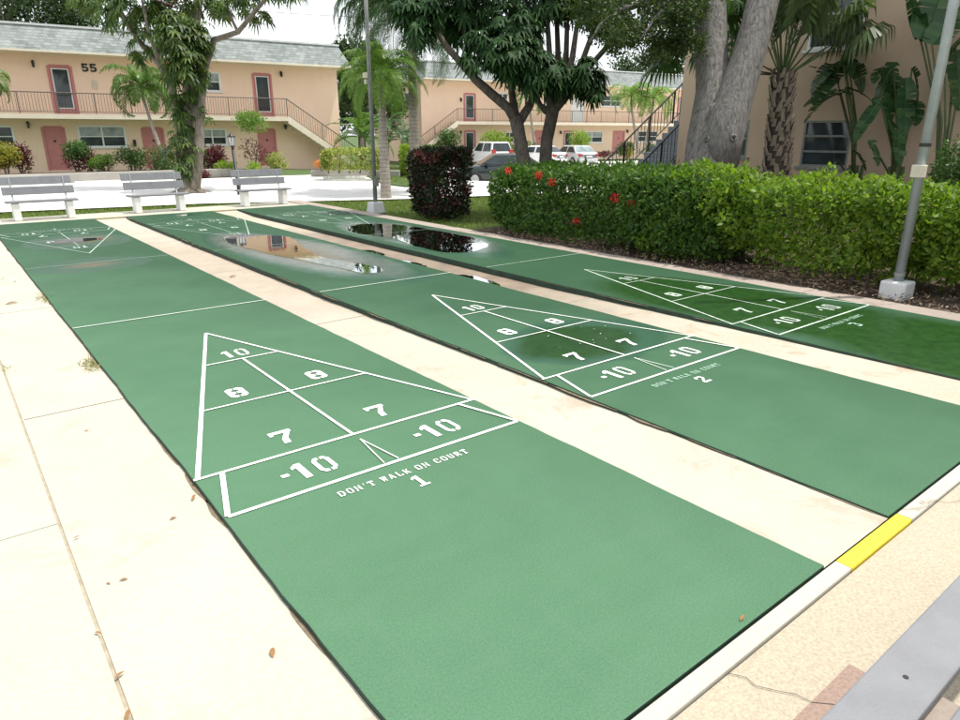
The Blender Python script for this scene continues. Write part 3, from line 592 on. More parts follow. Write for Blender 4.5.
mb.tube([(-.064, .02, 1.71), (-.064, .02, 1.75), (-.064, .02, 1.81), (-.064, .02, 1.85)], [.13, .10, .04, .012], 10); mb.build('lantern_cap', M['iron'], r, True)

b = G(376, 213, -.1)
r = empty('light_pole', b, 'thin tall grey pole with a floodlight, set in a white concrete block', 'pole')
mb = MB(); mb.add([(x*k, y*k, z) for z, k in ((0, .17), (.26, .14)) for x, y in ((-1, -1), (1, -1), (1, 1), (-1, 1))], [(3, 2, 1, 0), (4, 5, 6, 7)]+[(i, (i+1) % 4, 4+(i+1) % 4, 4+i) for i in range(4)])
mb.build('base_block', M['blockwhite'], r, bevel=.015)
mb = MB(); mb.tube([(0, 0, .2), (0, 0, 7.5)], [.05, .04], 10); mb.build('pole', M['poledull'], r, True)
mb = MB(); mb.box(-.03, .09, -.05, .05, .62, .85); mb.build('switch_box', M['poledull'], r, bevel=.01)
rt = np.array([RGT[0], RGT[1], 0])
mb = MB(); mb.tube([(0, 0, 3.02), (-.08*rt[0], -.08*rt[1], 3.02)], .015, 6); mb.box(-.13, -.05, -.02, .09, 3.0, 3.11); mb.box(-.11, -.055, -.0, .07, 2.87, 2.975); mb.build('floodlight', M['cream'], r, bevel=.01)

b = np.array([7.47, .05, -.05])
r = empty('light_pole', b, 'thick galvanised pole in a whitewashed block at the hedge, with a small cream box', 'pole')
mb = MB(); mb.box(-.135, .135, -.135, .135, 0, .20); mb.build('base_block', M['blockwhite'], r, bevel=.02)
mb = MB(); mb.tube([(0, 0, .15), (0.01, 0, 6.5)], [.05, .045], 14); mb.build('pole', M['galv'], r, True)
for zb in (.26, 1.62):
    mb = MB(); mb.tube([(0, 0, zb), (0, 0, zb+.035)], .056, 14); mb.build('band', M['iron'] if zb > 1 else M['poledull'], r)
z1 = 1.69-(168-134.5)/88
mb = MB(); mb.box(-.085, -.01, -.07, .06, z1+.0, z1+.13); mb.build('switch_box', M['cream'], r, bevel=.008)

# ------------------------------------------------------------------ buildings
class Facade:
    """survey frame on a vertical wall: u along it, v outwards, z up"""
    def __init__(s, o, ang): s.o = np.array([o[0], o[1], 0.]); s.u = np.array([math.cos(ang), math.sin(ang), 0]); s.n = np.array([s.u[1], -s.u[0], 0]); s.ang = ang
    def uz(s, px, py, off=0.0):
        r = ray(px, py); o = s.o+s.n*off; q = CAM+r*(((o-CAM)@s.n)/(r@s.n)); return float((q-o)@s.u), float(q[2])
    def rect(s, x0, y0, x1, y1, off=0.0):
        ym = (y0+y1)/2; xm = (x0+x1)/2
        return s.uz(x0, ym, off)[0], s.uz(x1, ym, off)[0], s.uz(xm, y1, off)[1], s.uz(xm, y0, off)[1]
def wall_open(mb, u0, u1, z0, z1, v, opens, depth=.09):
    us = sorted({u0, u1, *[o[0] for o in opens], *[o[1] for o in opens]}); zs = sorted({z0, z1, *[o[2] for o in opens], *[o[3] for o in opens]})
    for a, b in zip(us[:-1], us[1:]):
        for c, d in zip(zs[:-1], zs[1:]):
            if any(o[0]-1e-6 <= a and b <= o[1]+1e-6 and o[2]-1e-6 <= c and d <= o[3]+1e-6 for o in opens): continue
            mb.quad((a, -v, c), (b, -v, c), (b, -v, d), (a, -v, d))
    for (a, b, c, d) in opens:
        w = -v+depth
        mb.quad((a, -v, c), (a, w, c), (a, w, d), (a, -v, d)); mb.quad((b, -v, d), (b, w, d), (b, w, c), (b, -v, c))
        mb.quad((a, w, d), (b, w, d), (b, -v, d), (a, -v, d)); mb.quad((a, -v, c), (b, -v, c), (b, w, c), (a, w, c))
def window(parent, a, b, c, d, y, glass, nsash=2, trim=.06, sill=True):
    """opening a..b, c..d on wall face y (outside is -y)"""
    f = MB(); t = trim
    f.box(a-.04, a+t, y-.03, y+.07, c, d); f.box(b-t, b+.04, y-.03, y+.07, c, d)
    f.box(a+t, b-t, y-.028, y+.07, d-t, d+.03); f.box(a+t, b-t, y-.028, y+.07, c, c+t)
    if sill: f.box(a-.1, b+.1, y-.09, y-.031, c-.07, c+.0)
    for k in range(1, nsash): x = a+(b-a)*k/nsash; f.box(x-t*.6, x+t*.6, y+.0, y+.065, c+t, d-t)
    zm = (c+d)/2
    for k in range(nsash):
        xa = a+(b-a)*k/nsash+t*.62; xb = a+(b-a)*(k+1)/nsash-t*.62; f.box(max(xa, a+t), min(xb, b-t), y+.015, y+.06, zm-.025, zm+.025)
    w = f.build('window', M['white'], parent)
    p = MB(); p.box(a+.01, b-.01, y+.045, y+.085, zm, d-.01); p.build('upper_pane', glass[0], w)
    p = MB(); p.box(a+.01, b-.01, y+.045, y+.085, c+.01, zm-.001); p.build('lower_pane', glass[1], w)
def door(parent, a, b, c, d, y, storm=False, wreath=False, color='pink'):
    m = MB(); m.box(a-.05, a+.05, y-.03, y+.06, c, d); m.box(b-.05, b+.05, y-.03, y+.06, c, d); m.box(a+.05, b-.05, y-.028, y+.06, d-.06, d+.05); m.box(a+.05, b-.05, y+.03, y+.085, c+.0, d-.06)
    o = m.build('door', M[color], parent)
    if storm:
        i, j, k, l = a+.17, b-.17, c+.32, d-.16
        s = MB(); s.box(i-.05, i, y-.006, y+.028, k-.05, l+.05); s.box(j, j+.05, y-.006, y+.028, k-.05, l+.05); s.box(i, j, y-.004, y+.028, l, l+.05); s.box(i, j, y-.004, y+.028, k-.05, k)
        s.build('storm_door_frame', M['white'], o)
        s = MB(); s.box(i, j, y+.008, y+.027, k, l); s.build('pane', M['glass'], o)
    h = MB(); h.tube([(b-.14, y+.03, c+.95), (b-.14, y-.03, c+.95), (b-.2, y-.03, c+.95)], .016, 6); h.build('handle', M['iron'], o)
    if not storm:
        h = MB(); h.tube([((a+b)/2, y+.03, c+1.38), ((a+b)/2, y-.005, c+1.38)], .06, 10); h.build('knocker', M['iron'], o)
    if wreath:
        h = MB(); n = 20; x, z = (a+b)/2, c+1.5
        h.tube([(x+.17*math.cos(2*PI*k/n), y-.03, z+.17*math.sin(2*PI*k/n)) for k in range(n+1)], .05, 6, nz=.6, nzs=25); h.build('wreath', M['shrub'], o)
def wall_lamp(parent, x, z, y):
    m = MB(); m.box(x-.05, x+.05, y-.025, y-.001, z-.12, z+.12); m.tube([(x, y-.02, z+.06), (x, y-.12, z+.12), (x, y-.14, z+.06)], .014, 6); m.tube([(x, y-.14, z+.08), (x, y-.14, z+.03)], [.02, .08], 8); m.tube([(x, y-.14, z-.17), (x, y-.14, z-.2)], [.06, .02], 8)
    o = m.build('wall_lamp', M['iron'], parent)
    m = MB(); m.tube([(x, y-.14, z+.03), (x, y-.14, z-.17)], [.065, .05], 8); m.build('lamp_glass', M['carglass'], o)
def railing(parent, pts, h=.95, post=1.6, mat='rail', gap=.13, name='railing', pr=.022, br=.009):
    m = MB()
    for a, b in zip(pts[:-1], pts[1:]):
        a, b = np.array(a, float), np.array(b, float); L = np.linalg.norm((b-a)[:2]); n = max(1, int(round(L/gap)))
        up = np.array([0, 0, 1.])
        m.tube([a+up*h, b+up*h], .026, 6); m.tube([a+up*.1, b+up*.1], .016, 6)
        np_ = max(1, int(round(L/post)))
        for k in range(n+1): q = a+(b-a)*k/n; m.tube([q+up*.1, q+up*h], br, 4, cap=False)
        for k in range(np_+1): q = a+(b-a)*k/np_; m.tube([q, q+up*(h+.01)], pr, 6)
    return m.build(name, M[mat], parent)
def stair(parent, top, run, drop, width, y0, sgn, mat, n=15, solid=True, treadmat=None):
    """flight falling from u=top in direction sgn along u; y0..y0+width in depth"""
    m = MB()
    for k in range(n):
        ua = top+sgn*run*k/n; ub = top+sgn*run*(k+1)/n; zt = drop*(1-(k+1)/(n+0.0)); lo, hi = min(ua, ub), max(ua, ub)
        m.box(lo, hi+.02, y0+.06, y0+width, max(0, zt-.2), zt)
    o = m.build('staircase', M[treadmat or mat], parent)
    m = MB()      # closed stringer on the open side
    p = [(top, drop+.08), (top+sgn*run, .06), (top+sgn*run, -.1), (top+sgn*run*.94, -.1), (top, drop-.34)]
    vs = [(u, y0, z) for u, z in p]+[(u, y0+.058, z) for u, z in p]; k = len(p)
    m.add(vs, [tuple(range(k)), tuple(range(k, 2*k))[::-1]]+[(i, (i+1) % k, k+(i+1) % k, k+i) for i in range(k)])
    m.build('stringer', M[mat], o)
    return o
def apartment(F, u0, u1, depth, zfl, zeave, ztop, doors, windows, lamps, label, rail_u, balc, eave_over=1.45, wallmat='peach', stairs=None, endwins=(), zg=0.0):
    r = empty('apartment_building', (F.o[0], F.o[1], 0), label, 'building', 'peach two-storey apartment buildings', F.ang)
    wl = MB(); opens = [d[:4] for d in doors]+[w[:4] for w in windows]
    wall_open(wl, u0, u1, -.5, zeave+.05, 0, opens)
    wl.quad((u1, 0, -.5), (u1, depth, -.5), (u1, depth, zeave+.05), (u1, 0, zeave+.05))
    wl.quad((u0, depth, -.5), (u0, 0, -.5), (u0, 0, zeave+.05), (u0, depth, zeave+.05))
    wl.quad((u1, depth, -.5), (u0, depth, -.5), (u0, depth, zeave+.05), (u1, depth, zeave+.05))
    wl.build('wall', M[wallmat], r)
    for (a, b, c, d, kind) in doors: door(r, a, b, c, d, 0, 'storm' in kind, 'wreath' in kind, 'white' if 'white' in kind else 'pink')
    for (a, b, c, d, g) in windows: window(r, a, b, c, d, 0, [M['blind'], M['glass']] if g else [M['glass'], M['glass']])
    for (x, z) in lamps: wall_lamp(r, x, z, 0)
    # balcony slab + fascia
    m = MB(); m.box(rail_u[0], rail_u[1], -balc, -.001, zfl-.22, zfl); m.build('balcony_slab', M['trim'], r)
    railing(r, [(rail_u[0], -balc+.06, zfl), (rail_u[1], -balc+.06, zfl)])
    # mansard roof
    e = eave_over; ins = .55
    m = MB(); a0, a1 = u0-.35, u1+.35; q = [(a0, -e), (a1, -e), (a1, depth+.4), (a0, depth+.4)]; t = [(a0+ins, -e+ins), (a1-ins, -e+ins), (a1-ins, depth+.4-ins), (a0+ins, depth+.4-ins)]
    m.add([(x, y, zeave+.10) for x, y in q]+[(x, y, ztop) for x, y in t], [(i, (i+1) % 4, 4+(i+1) % 4, 4+i) for i in range(4)])
    rf = m.build('roof', M['shingle'], r)
    m = MB(); m.box(a0, a1, -e, depth+.4, zeave+.01, zeave+.099); m.build('fascia', M['trim'], rf)
    m = MB(); m.box(a0+ins-.06, a1-ins+.06, -e+ins-.06, depth+.46-ins, ztop+.001, ztop+.09); m.build('roof_cap', M['roofedge'], rf)
    return r

# building 55
F55 = Facade((10, 37.1), -0.10); R = F55.rect
ZF = 2.62
def onfloor(rc, z): return (rc[0], rc[1], z, max(rc[3], z+1.98))
doors = [(*onfloor(R(51.2, 66, 74.2, 111), ZF), 'storm'), (*onfloor(R(254.3, 74, 272, 114.5), ZF), 'storm'), (*onfloor(R(45.7, 127, 67, 170), 0), ''), (*onfloor(R(144.5, 128, 165, 168), 0), ''), (*onfloor(R(259.5, 129, 276, 165), 0), '')]
wins = [(*R(-34, 126, 14, 147), 0), (*R(79, 126, 125.5, 147), 1), (*R(198, 129, 226.5, 145), 1), (*R(192, 72, 220, 91), 1)]
lamps = [F55.uz(32.7, 63), F55.uz(280.7, 73.5), F55.uz(27.8, 124), F55.uz(285, 126)]
uEnd = F55.uz(339, 110)[0]
uBal = F55.uz(288, 116, 1.3)[0]
b55 = apartment(F55, -24, uEnd, 9, ZF, 5.28, 6.45, doors, wins, lamps, 'peach apartment block numbered 55 with rose doors, behind the parking lot on the left', (-24, uBal), 1.3)
st = stair(b55, uBal, 3.9, ZF, 1.2, -1.3, 1, 'trim', 15)
railing(st, [(uBal, -1.24, ZF), (uBal+3.9, -1.24, .05)], 0.95)
m = MB(); u, z = F55.uz(89.3, 67.8)
for k, c in enumerate('55'):
    five = [(0, 1), (.9, 1), (.9, .78), (.32, .78), (.3, .62), (.6, .66), (.88, .55), (1, .34), (.88, .1), (.58, 0), (.2, 0), (0, .1), (.05, .32), (.25, .22), (.5, .2), (.66, .3), (.64, .42), (.48, .47), (.3, .42), (.02, .42)]
    pts = [(u-.33+k*.36+x*.29, z-.19+y*.38) for x, y in five]; n = len(pts)
    m.add([(x, -.03, y) for x, y in pts]+[(x, -.002, y) for x, y in pts], [tuple(range(n)), tuple(range(n, 2*n))[::-1]]+[(i, (i+1) % n, n+(i+1) % n, n+i) for i in range(n)])
m.build('house_number', M['digit'], b55)
m = MB(); u, z = F55.uz(94.8, 84.7); m.box(u-.09, u+.09, -.06, -.001, z-.2, z+.2); m.build('meter_box', M['cream'], b55)
m = MB(); u, z = F55.uz(134.6, 143); m.box(u-.07, u+.07, -.08, -.001, z-.16, z+.16); m.build('mail_box', M['iron'], b55)

# far middle building
F3 = Facade((40.6, 42.3), -0.15); R = F3.rect
q3 = lambda X, Y: (400+X/3.27, Y/3.27)
def r3(X0, Y0, X1, Y1): a, b = q3(X0, Y0), q3(X1, Y1); return R(a[0], a[1], b[0], b[1])
def r4(X0, Y0, X1, Y1): return R(600+X0/3.6, Y0/3.6, 600+X1/3.6, Y1/3.6)
ZF3 = 2.66
doors = [(*onfloor(r3(210, 306, 246, 393), ZF3), 'storm wreath'), (*onfloor(r3(211, 430, 246, 497), 0), 'storm'), (*onfloor(r3(560, 340, 600, 400), ZF3), 'white'), (*onfloor(r3(535, 430, 567, 490), 0), 'storm wreath'), (*onfloor(r3(696, 430, 732, 500), 0), ''), (*onfloor(r4(282, 352, 306, 420), ZF3), 'storm'), (*onfloor(r3(440, 430, 472, 500), 0), '')]
wins = [(*r3(657, 312, 722, 348), 0), (*r3(592, 430, 662, 466), 1), (*r4(136, 472, 205, 510), 0), (*r3(318, 305, 352, 345), 0), (*r3(345, 432, 372, 466), 0)]
lamps = [F3.uz(*q3(198, 432)), F3.uz(*q3(524, 432)), F3.uz(*q3(742, 428)), F3.uz(*q3(198, 325))]
uS = F3.uz(421.5, 120)[0]; uE = F3.uz(770, 120)[0]; uB = F3.uz(458, 123, 1.3)[0]
b3 = apartment(F3, uS, uE, 10, ZF3, 5.62, 6.9, doors, wins, lamps, 'peach apartment block with outside stairs, behind the parked cars and twin trees', (uB, uE), 1.3)
st = stair(b3, uB, 4.0, ZF3, 1.2, -1.3, -1, 'trim', 15)
railing(st, [(uB, -1.24, ZF3), (uB-4.0, -1.24, .05)], 0.95)
for k, yy in enumerate((2.2, 5.2)):      # narrow windows on the left end wall
    m = MB(); m.box(uS-.03, uS-.002, yy, yy+.75, 3.5, 4.9); w = m.build('window', M['white'], b3)
    m = MB(); m.box(uS-.045, uS-.032, yy+.08, yy+.67, 3.58, 4.82); m.build('pane', M['glass'], w)

# near right building (end block), wall facing the courts
WX = 16.3
F4 = Facade((WX, 0), -PI/2)     # u runs towards -Y, outside is -X
uc = -9.6
r4b = empty('apartment_building', (WX, 0, 0), 'shaded peach apartment block at the right, behind the oak and the palm', 'building', 'peach two-storey apartment buildings', -PI/2)
R = F4.rect
wz = [(*R(802, 120.5, 850, 167), 0), (*R(734, 120, 748, 157), 0), (*R(812, -22, 866, 47), 0)]
wl = MB(); wall_open(wl, uc, 16, -.5, 5.6, 0, [w[:4] for w in wz])
wl.quad((uc, 9, -.5), (uc, 0, -.5), (uc, 0, 5.6), (uc, 9, 5.6)); wl.quad((16, 0, -.5), (16, 9, -.5), (16, 9, 5.6), (16, 0, 5.6)); wl.quad((16, 9, -.5), (uc, 9, -.5), (uc, 9, 5.6), (16, 9, 5.6))
wl.build('wall', M['tan'], r4b)
for i, (a, b, c, d, g) in enumerate(wz):
    f = MB(); y = 0
    f.box(a, a+.05, y, y+.06, c, d); f.box(b-.05, b, y, y+.06, c, d); f.box(a+.05, b-.05, y+.002, y+.06, d-.05, d); f.box(a+.05, b-.05, y+.002, y+.06, c, c+.05)
    for k in ((1, 2) if i == 0 else (1,)): zz = c+(d-c)*k/(3 if i == 0 else 2); f.box(a+.05, b-.05, y+.004, y+.055, zz-.025, zz+.025)
    f.box(a-.08, b+.08, y-.06, y-.002, c-.07, c-.002)
    w = f.build('window', M['poledull'] if i < 2 else M['white'], r4b)
    p = MB(); p.box(a+.01, b-.01, y+.05, y+.085, c+.01, d-.01); p.build('pane', M['glass'], w)
m = MB(); e = .9; a0, a1 = uc-.4, 16.4; q = [(a0, -e), (a1, -e), (a1, 9.4), (a0, 9.4)]; t = [(a0+.5, -e+.5), (a1-.5, -e+.5), (a1-.5, 8.9), (a0+.5, 8.9)]
m.add([(x, y, 5.7) for x, y in q]+[(x, y, 6.9) for x, y in t], [(i, (i+1) % 4, 4+(i+1) % 4, 4+i) for i in range(4)]); rf = m.build('roof', M['shingle'], r4b)
m = MB(); m.box(a0, a1, -e, 9.4, 5.6, 5.699); m.build('fascia', M['trim'], rf)
m = MB(); m.box(a0+.4, a1-.4, -e+.4, 9.0, 6.901, 6.98); m.build('roof_cap', M['roofedge'], rf)
# stairs on the end wall of that block
s0 = np.array([14.75, 9.70, -.3]); sr = empty('outdoor_staircase', s0, 'grey-blue outdoor steps with black iron railings beside the shaded peach block', 'staircase')
n = 16
for k in range(n):
    m = MB(); m.box(.27*k, .27*(k+1)+.03, 0.05, 1.35, .185*(k+1)-.19, .185*(k+1)); m.build('step', M['stepblue'], sr, bevel=.01)
for yy in (.02, 1.38):
    railing(sr, [(-.1, yy, .1), (.27*n, yy, .1+.185*n)], .95, 1.1, 'iron', .15, pr=.03, br=.012)

# ------------------------------------------------------------------ planter kerbs, wheel stops
r = empty('planter_bed', (0, 28.2, -.09), 'low grey planter bed with a weathered kerb in front of block 55', 'planter')
m = MB(); m.box(-22, 10.3, 0, .22, 0, .36); m.build('kerb', M['greykerb'], r, bevel=.02)
m = MB(); m.box(-22, 10.3, .22, 3.2, -.1, .27); m.build('soil', M['mulch'], r)
m = MB(); m.box(10.05, 10.3, .222, 3.2, -.1, .34); m.build('end_kerb', M['greykerb'], r)
e1, e2 = G(372, 179, -.1), G(296, 176, -.1)
ib = empty('planter_bed', (14.6, 24.6, -.12), 'low grey kerbed bed under the clipped variegated hedge', 'planter', rot=-.75)
m = MB(); m.box(-2.6, 1.4, 0, .2, 0, .3); m.build('kerb', M['greykerb'], ib, bevel=.02)
m = MB(); m.box(-2.6, 1.4, .2, 2.2, -.1, .22); m.build('soil', M['mulch'], ib)
for (px, py, lb) in ((102, 183.5, 'white wheel stop bar in the parking lot behind the left benches'), (32, 184.5, 'white wheel stop bar behind the leftmost bench back'), (345, 179, 'white wheel stop in front of the variegated hedge bed'), (215, 181.5, 'white wheel stop bar by the umbrella tree and lamp post')):
    p = G(px, py, -.09); o = empty('wheel_stop', p, lb, 'wheel stop', 'wheel stops in the parking lot', -.05 if px < 300 else -.3)
    m = MB(); m.add([(x, y*k, z) for x in (-.9, .9) for y, z, k in ((-.08, 0, 1), (.08, 0, 1), (.08, .11, .6), (-.08, .11, .6))], [(0, 1, 2, 3), (7, 6, 5, 4), (0, 4, 5, 1), (1, 5, 6, 2), (2, 6, 7, 3), (3, 7, 4, 0)]); m.build('bar', M['white'], o, bevel=.01)
    for s in (-.65, .65): m = MB(); m.tube([(s, 0, .1), (s, 0, .125)], .025, 8); m.build('pin', M['iron'], o)

# ------------------------------------------------------------------ vegetation
def tagroot(name, loc, label, cat, group=None): return empty(name, loc, label, cat, group)
def leafball(lc, c, rad, n, L, W, shell=.55, up=.35):
    d = unit(n); rr = (shell+(1-shell)*rng.random(n))[:, None]
    P = np.array(c)+d*rr*np.array(rad)
    dirs = d*.6+unit(n)*.9; dirs[:, 2] += .15
    nn = d+unit(n)*.6; nn[:, 2] += up
    Ls = L*(.7+.6*rng.random(n)); lc.leaves(P, dirs, nn, Ls, Ls*W)
def shrub(name, p, w, h, dpt, label, cat, mat, n=1500, L=.09, Wd=.5, group=None, lumps=9, stem=True, extra=None, lift=.0):
    r = tagroot(name, p, label, cat, group); lc = LC()
    for k in range(lumps):
        dd = unit(1)[0]; c = np.array([dd[0]*w*.28, dd[1]*dpt*.28, lift+h*.5+dd[2]*(h-lift)*.26])
        leafball(lc, c, (w*.3, dpt*.3, (h-lift)*.3), n//lumps, L, Wd, .5)
    lc.build('foliage', mat, r)
    if stem:
        m = MB()
        for k in range(4):
            a = 2*PI*k/4+.4; m.tube([(.03*math.cos(a), .03*math.sin(a), -.05), (w*.12*math.cos(a), dpt*.12*math.sin(a), h*.35), (w*.25*math.cos(a), dpt*.25*math.sin(a), h*.62)], [.02, .015, .008], 5)
        m.build('stem', M['twig'], r)
    if extra:
        lc = LC()
        for k in range(5):
            dd = unit(1)[0]; c = np.array([dd[0]*w*.25, dd[1]*dpt*.25, h*extra[2]+dd[2]*h*.14]); leafball(lc, c, (w*.26, dpt*.26, h*.2), extra[1]//5, L*1.3, .35, .4)
        lc.build('lower_leaves', extra[0], r)
    return r
def hedge_leaves(lc, x0, x1, y0, y1, z0, z1, n, L, W, p=4.5, seed=0, lump=.10):
    from mathutils import noise as mn
    cx, cy, cz = (x0+x1)/2, (y0+y1)/2, (z0+z1)/2; hx, hy, hz = (x1-x0)/2, (y1-y0)/2, (z1-z0)/2
    d = rng.uniform(-1, 1, (n*3, 3)); face = rng.random(n*3); ax = np.where(face < .45, 0, np.where(face < .8, 2, 1)); sg = np.where(rng.random(n*3) < .72, -1, 1)
    sg = np.where((ax == 2), np.where(rng.random(n*3) < .85, 1, -1), sg); d[np.arange(n*3), ax] = sg; d = d[:n]
    # round the box: superellipse
    nrm = (np.abs(d)**p).sum(1)**(1/p); q = d/nrm[:, None]
    P = np.array([cx, cy, cz])+q*np.array([hx, hy, hz])
    bmp = np.array([mn.noise(Vector((a*1.6+seed, b*1.6, c*1.6)))+.6*mn.noise(Vector((a*4.5+seed, b*4.5, c*4.5))) for a, b, c in P])
    dep = rng.random(n)**1.6
    nrmv = np.sign(q)*np.abs(q)**3; nrmv /= np.linalg.norm(nrmv, axis=1, keepdims=True)
    P = P+nrmv*(bmp*lump)[:, None]-nrmv*(dep*.24)[:, None]
    dirs = nrmv*.5+unit(n)*.85; dirs[:, 2] += .3; nn = nrmv*.8+unit(n)*.6; nn[:, 2] += .5
    Ls = L*(.45+.9*rng.random(n)**1.3); lc.leaves(P, dirs, nn, Ls, Ls*W, .06)
    if lump > .1:       # stray shoots above the clipped face
        for k in range(int(26*(y1-y0))):
            b0 = np.array([rng.uniform(x0+.05, x1-.1), rng.uniform(y0+.1, y1-.1), z1-.10+rng.uniform(-.05, .06)])
            if rng.random() < .3: b0[0] = x0+.02; b0[2] = rng.uniform(z0+.5*(z1-z0), z1-.1)
            dr = np.array([rng.normal()*.3-.15, rng.normal()*.3, 1.]); dr /= np.linalg.norm(dr); h = rng.uniform(.08, .24); kk = int(h/.022)
            t_ = (np.arange(kk)/kk)[:, None]; lc.leaves(b0+dr*h*t_, unit(kk)*.8+dr*.6, unit(kk)+np.array([0, 0, .8]), L*(.5+.4*rng.random(kk)), L*.36)
def hedge(name, box, n, L, W, label, mat, stems, group=None, seed=0, lump=.10):
    x0, x1, y0, y1, z0, z1 = box; o = np.array([(x0+x1)/2, (y0+y1)/2, -.05])
    r = tagroot(name, o, label, 'hedge', group); lc = LC(); hedge_leaves(lc, x0-o[0], x1-o[0], y0-o[1], y1-o[1], z0-o[2], z1-o[2], n, L, W, seed=seed, lump=lump)
    lc.build('foliage', mat, r)
    for k in range(stems):
        m = MB(); bx, by = random.uniform(x0+.35, x1-.3)-o[0], random.uniform(y0+.25, y1-.25)-o[1]
        for j in range(4):
            a = random.uniform(0, 2*PI); rr = random.uniform(.1, .4); zt = z1-o[2]-random.uniform(.1, .4)
            m.tube([(bx, by, 0), (bx+rr*.5*math.cos(a), by+rr*.5*math.sin(a), zt*.45), (bx+rr*math.cos(a), by+rr*math.sin(a), zt)], [.016, .011, .005], 5)
        m.build('stem', M['twig'], r)
    return r, o
# mulch bed
struct(grid_sheet('mulch_bed', M['mulch'], list(np.linspace(7.08, 16.2, 30)), list(np.linspace(-7, 7.4, 40)), lambda x, y: -.045+.03*math.sin(x*3.1)*math.sin(y*2.3) if x > 7.2 else -.03))
lc = LC(); n = 9000; P = np.c_[7.1+3.2*rng.random(n)**1.5, rng.uniform(-4, 7.2, n), -.02+.05*rng.random(n)]; d = unit(n); d[:, 2] *= .35
nn = unit(n)*.5; nn[:, 2] += 1; lc.leaves(P, d, nn, .03+.06*rng.random(n), .008+.016*rng.random(n)); tag(lc.build('mulch_chips', M['chip']), 'brown bark mulch scattered under the hedge', 'mulch', kind='stuff')
# grass
def inside(poly, x, y):
    c = np.zeros(len(x), bool); n = len(poly)
    for i in range(n):
        (x1, y1), (x2, y2) = poly[i], poly[i-1]; m = ((y1 > y) != (y2 > y)) & (x < (x2-x1)*(y-y1)/((y2-y1) or 1e-9)+x1); c ^= m
    return c
lc = LC(); n = 130000
poly = [(-9, 15.05), (6.7, 15.05), (7.08, 15.0), (7.1, 7.4), (13, 7.4), (16, 12.7), (9.9, 14.35), (4.9, 16.55), (.46, 17.35), (-9, 17.6)]
x, y = rng.uniform(-4, 15, n), rng.uniform(7.4, 17.6, n); k = inside(poly, x, y); x, y = x[k], y[k]; n = len(x)
d = unit(n)*.7; d[:, 2] = .7; lc.leaves(np.c_[x, y, np.full(n, -.15)], d, unit(n), .06+.05*rng.random(n), .012)
k = inside(tong, (x2 := rng.uniform(12, 30, 40000)), (y2 := rng.uniform(17, 42, 40000))); x2, y2 = x2[k], y2[k]; n = len(x2)
d = unit(n)*.7; d[:, 2] = .7; lc.leaves(np.c_[x2, y2, [lotz(a, b)+.05 for a, b in zip(x2, y2)]], d, unit(n), .07+.05*rng.random(n), .018)
tag(lc.build('grass', M['blade']), 'short green lawn grass around the court ends', 'grass', kind='stuff')
# soil patch of the lawn beside the courts
# hedges at the right of the courts
h1, o1 = hedge('ixora_hedge', (7.25, 9.0, 2.2, 7.35, -.02, 1.16), 34000, .085, .5, 'dark green ixora hedge with red flower heads along the right court', M['hedge'], 16, seed=3, lump=.14)
for (px, py) in ((507.7, 170.7), (539, 176), (552.5, 182.5), (615.5, 198.5), (632, 203.5), (577, 221), ):
    # flower heads sit on the outer face: march along the sight line until the hedge box is entered
    rr = ray(px, py); 
    for t in np.linspace(5, 16, 900):
        q = CAM+rr*t
        if q[0] > 7.33 and q[1] < 7.28 and q[2] < 1.12 and q[0] < 9: break
    lc = LC(); c = q-o1-rr*.10; leafball(lc, c, (.065, .065, .05), 60, .045, .6, .5); f = lc.build('flower_head', M['flower'], h1)
h2, o2 = hedge('hedge', (7.38, 8.95, -.15, 4.4, .10, 1.13), 28000, .085, .5, 'lime green loose hedge between the ixora hedge and the thick pole', M['hedgelight'], 14, seed=9, lump=.26)
h3, o3 = hedge('hedge', (7.6, 8.8, -3.6, .05, .05, 1.06), 20000, .085, .5, 'lime green loose hedge right of the thick pole, at the frame edge', M['hedgelight'], 12, seed=21, lump=.26)
cr = tagroot('croton_bush', (8.25, 9.95, -.12), 'dense dark croton bush with wine-red leaves, clipped square', 'bush'); lc = LC()
hedge_leaves(lc, -.52, .52, -.52, .52, .06, 1.45, 17000, .10, .35, p=9, seed=5, lump=.09); lc.build('foliage', M['croton'], cr)
m = MB()
for k in range(5): m.tube([(0, 0, 0), (.2*math.cos(k*1.3), .2*math.sin(k*1.3), .8)], [.03, .01], 6)
m.build('stem', M['twig'], cr)
lc = LC()
for k in range(30):
    q = np.array([-.5, random.uniform(-.5, .5), random.uniform(.3, 1.45)]) if k % 2 else np.array([random.uniform(-.5, .5), -.5, random.uniform(.3, 1.45)]); lc = LC(); leafball(lc, q, (.07, .07, .08), 16, .10, .4, .3); lc.build('red_leaf_cluster', M['redleaf'], cr)

# --- palmate-leaved umbrella trees
def umbrella_leaf(lc, p, out, size, nl=9):
    """whorl of drooping leaflets around p"""
    out = np.array(out, float); out /= np.linalg.norm(out)
    a = np.cross(out, [0, 0, 1.]); a = a/np.linalg.norm(a) if np.linalg.norm(a) > .05 else np.array([1., 0, 0]); b = np.cross(out, a)
    for k in range(nl):
        an = 2*PI*(k+.3*random.random())/nl; d = math.cos(an)*a+math.sin(an)*b+out*.25; d = d/np.linalg.norm(d); L = size*random.uniform(.8, 1.1)
        d1 = d.copy(); d1[2] -= .15; d2 = d.copy()*.75; d2[2] -= .85
        s = np.cross(d, out); s /= np.linalg.norm(s); w = L*.13
        q0 = p; q1 = p+d1*L*.5; q2 = q1+d2*L*.55
        lc.append((q0+s*w*.25, q1+s*w, q1-s*w, q0-s*w*.25)); lc.append((q1+s*w, q2+s*w*.3, q2-s*w*.3, q1-s*w))
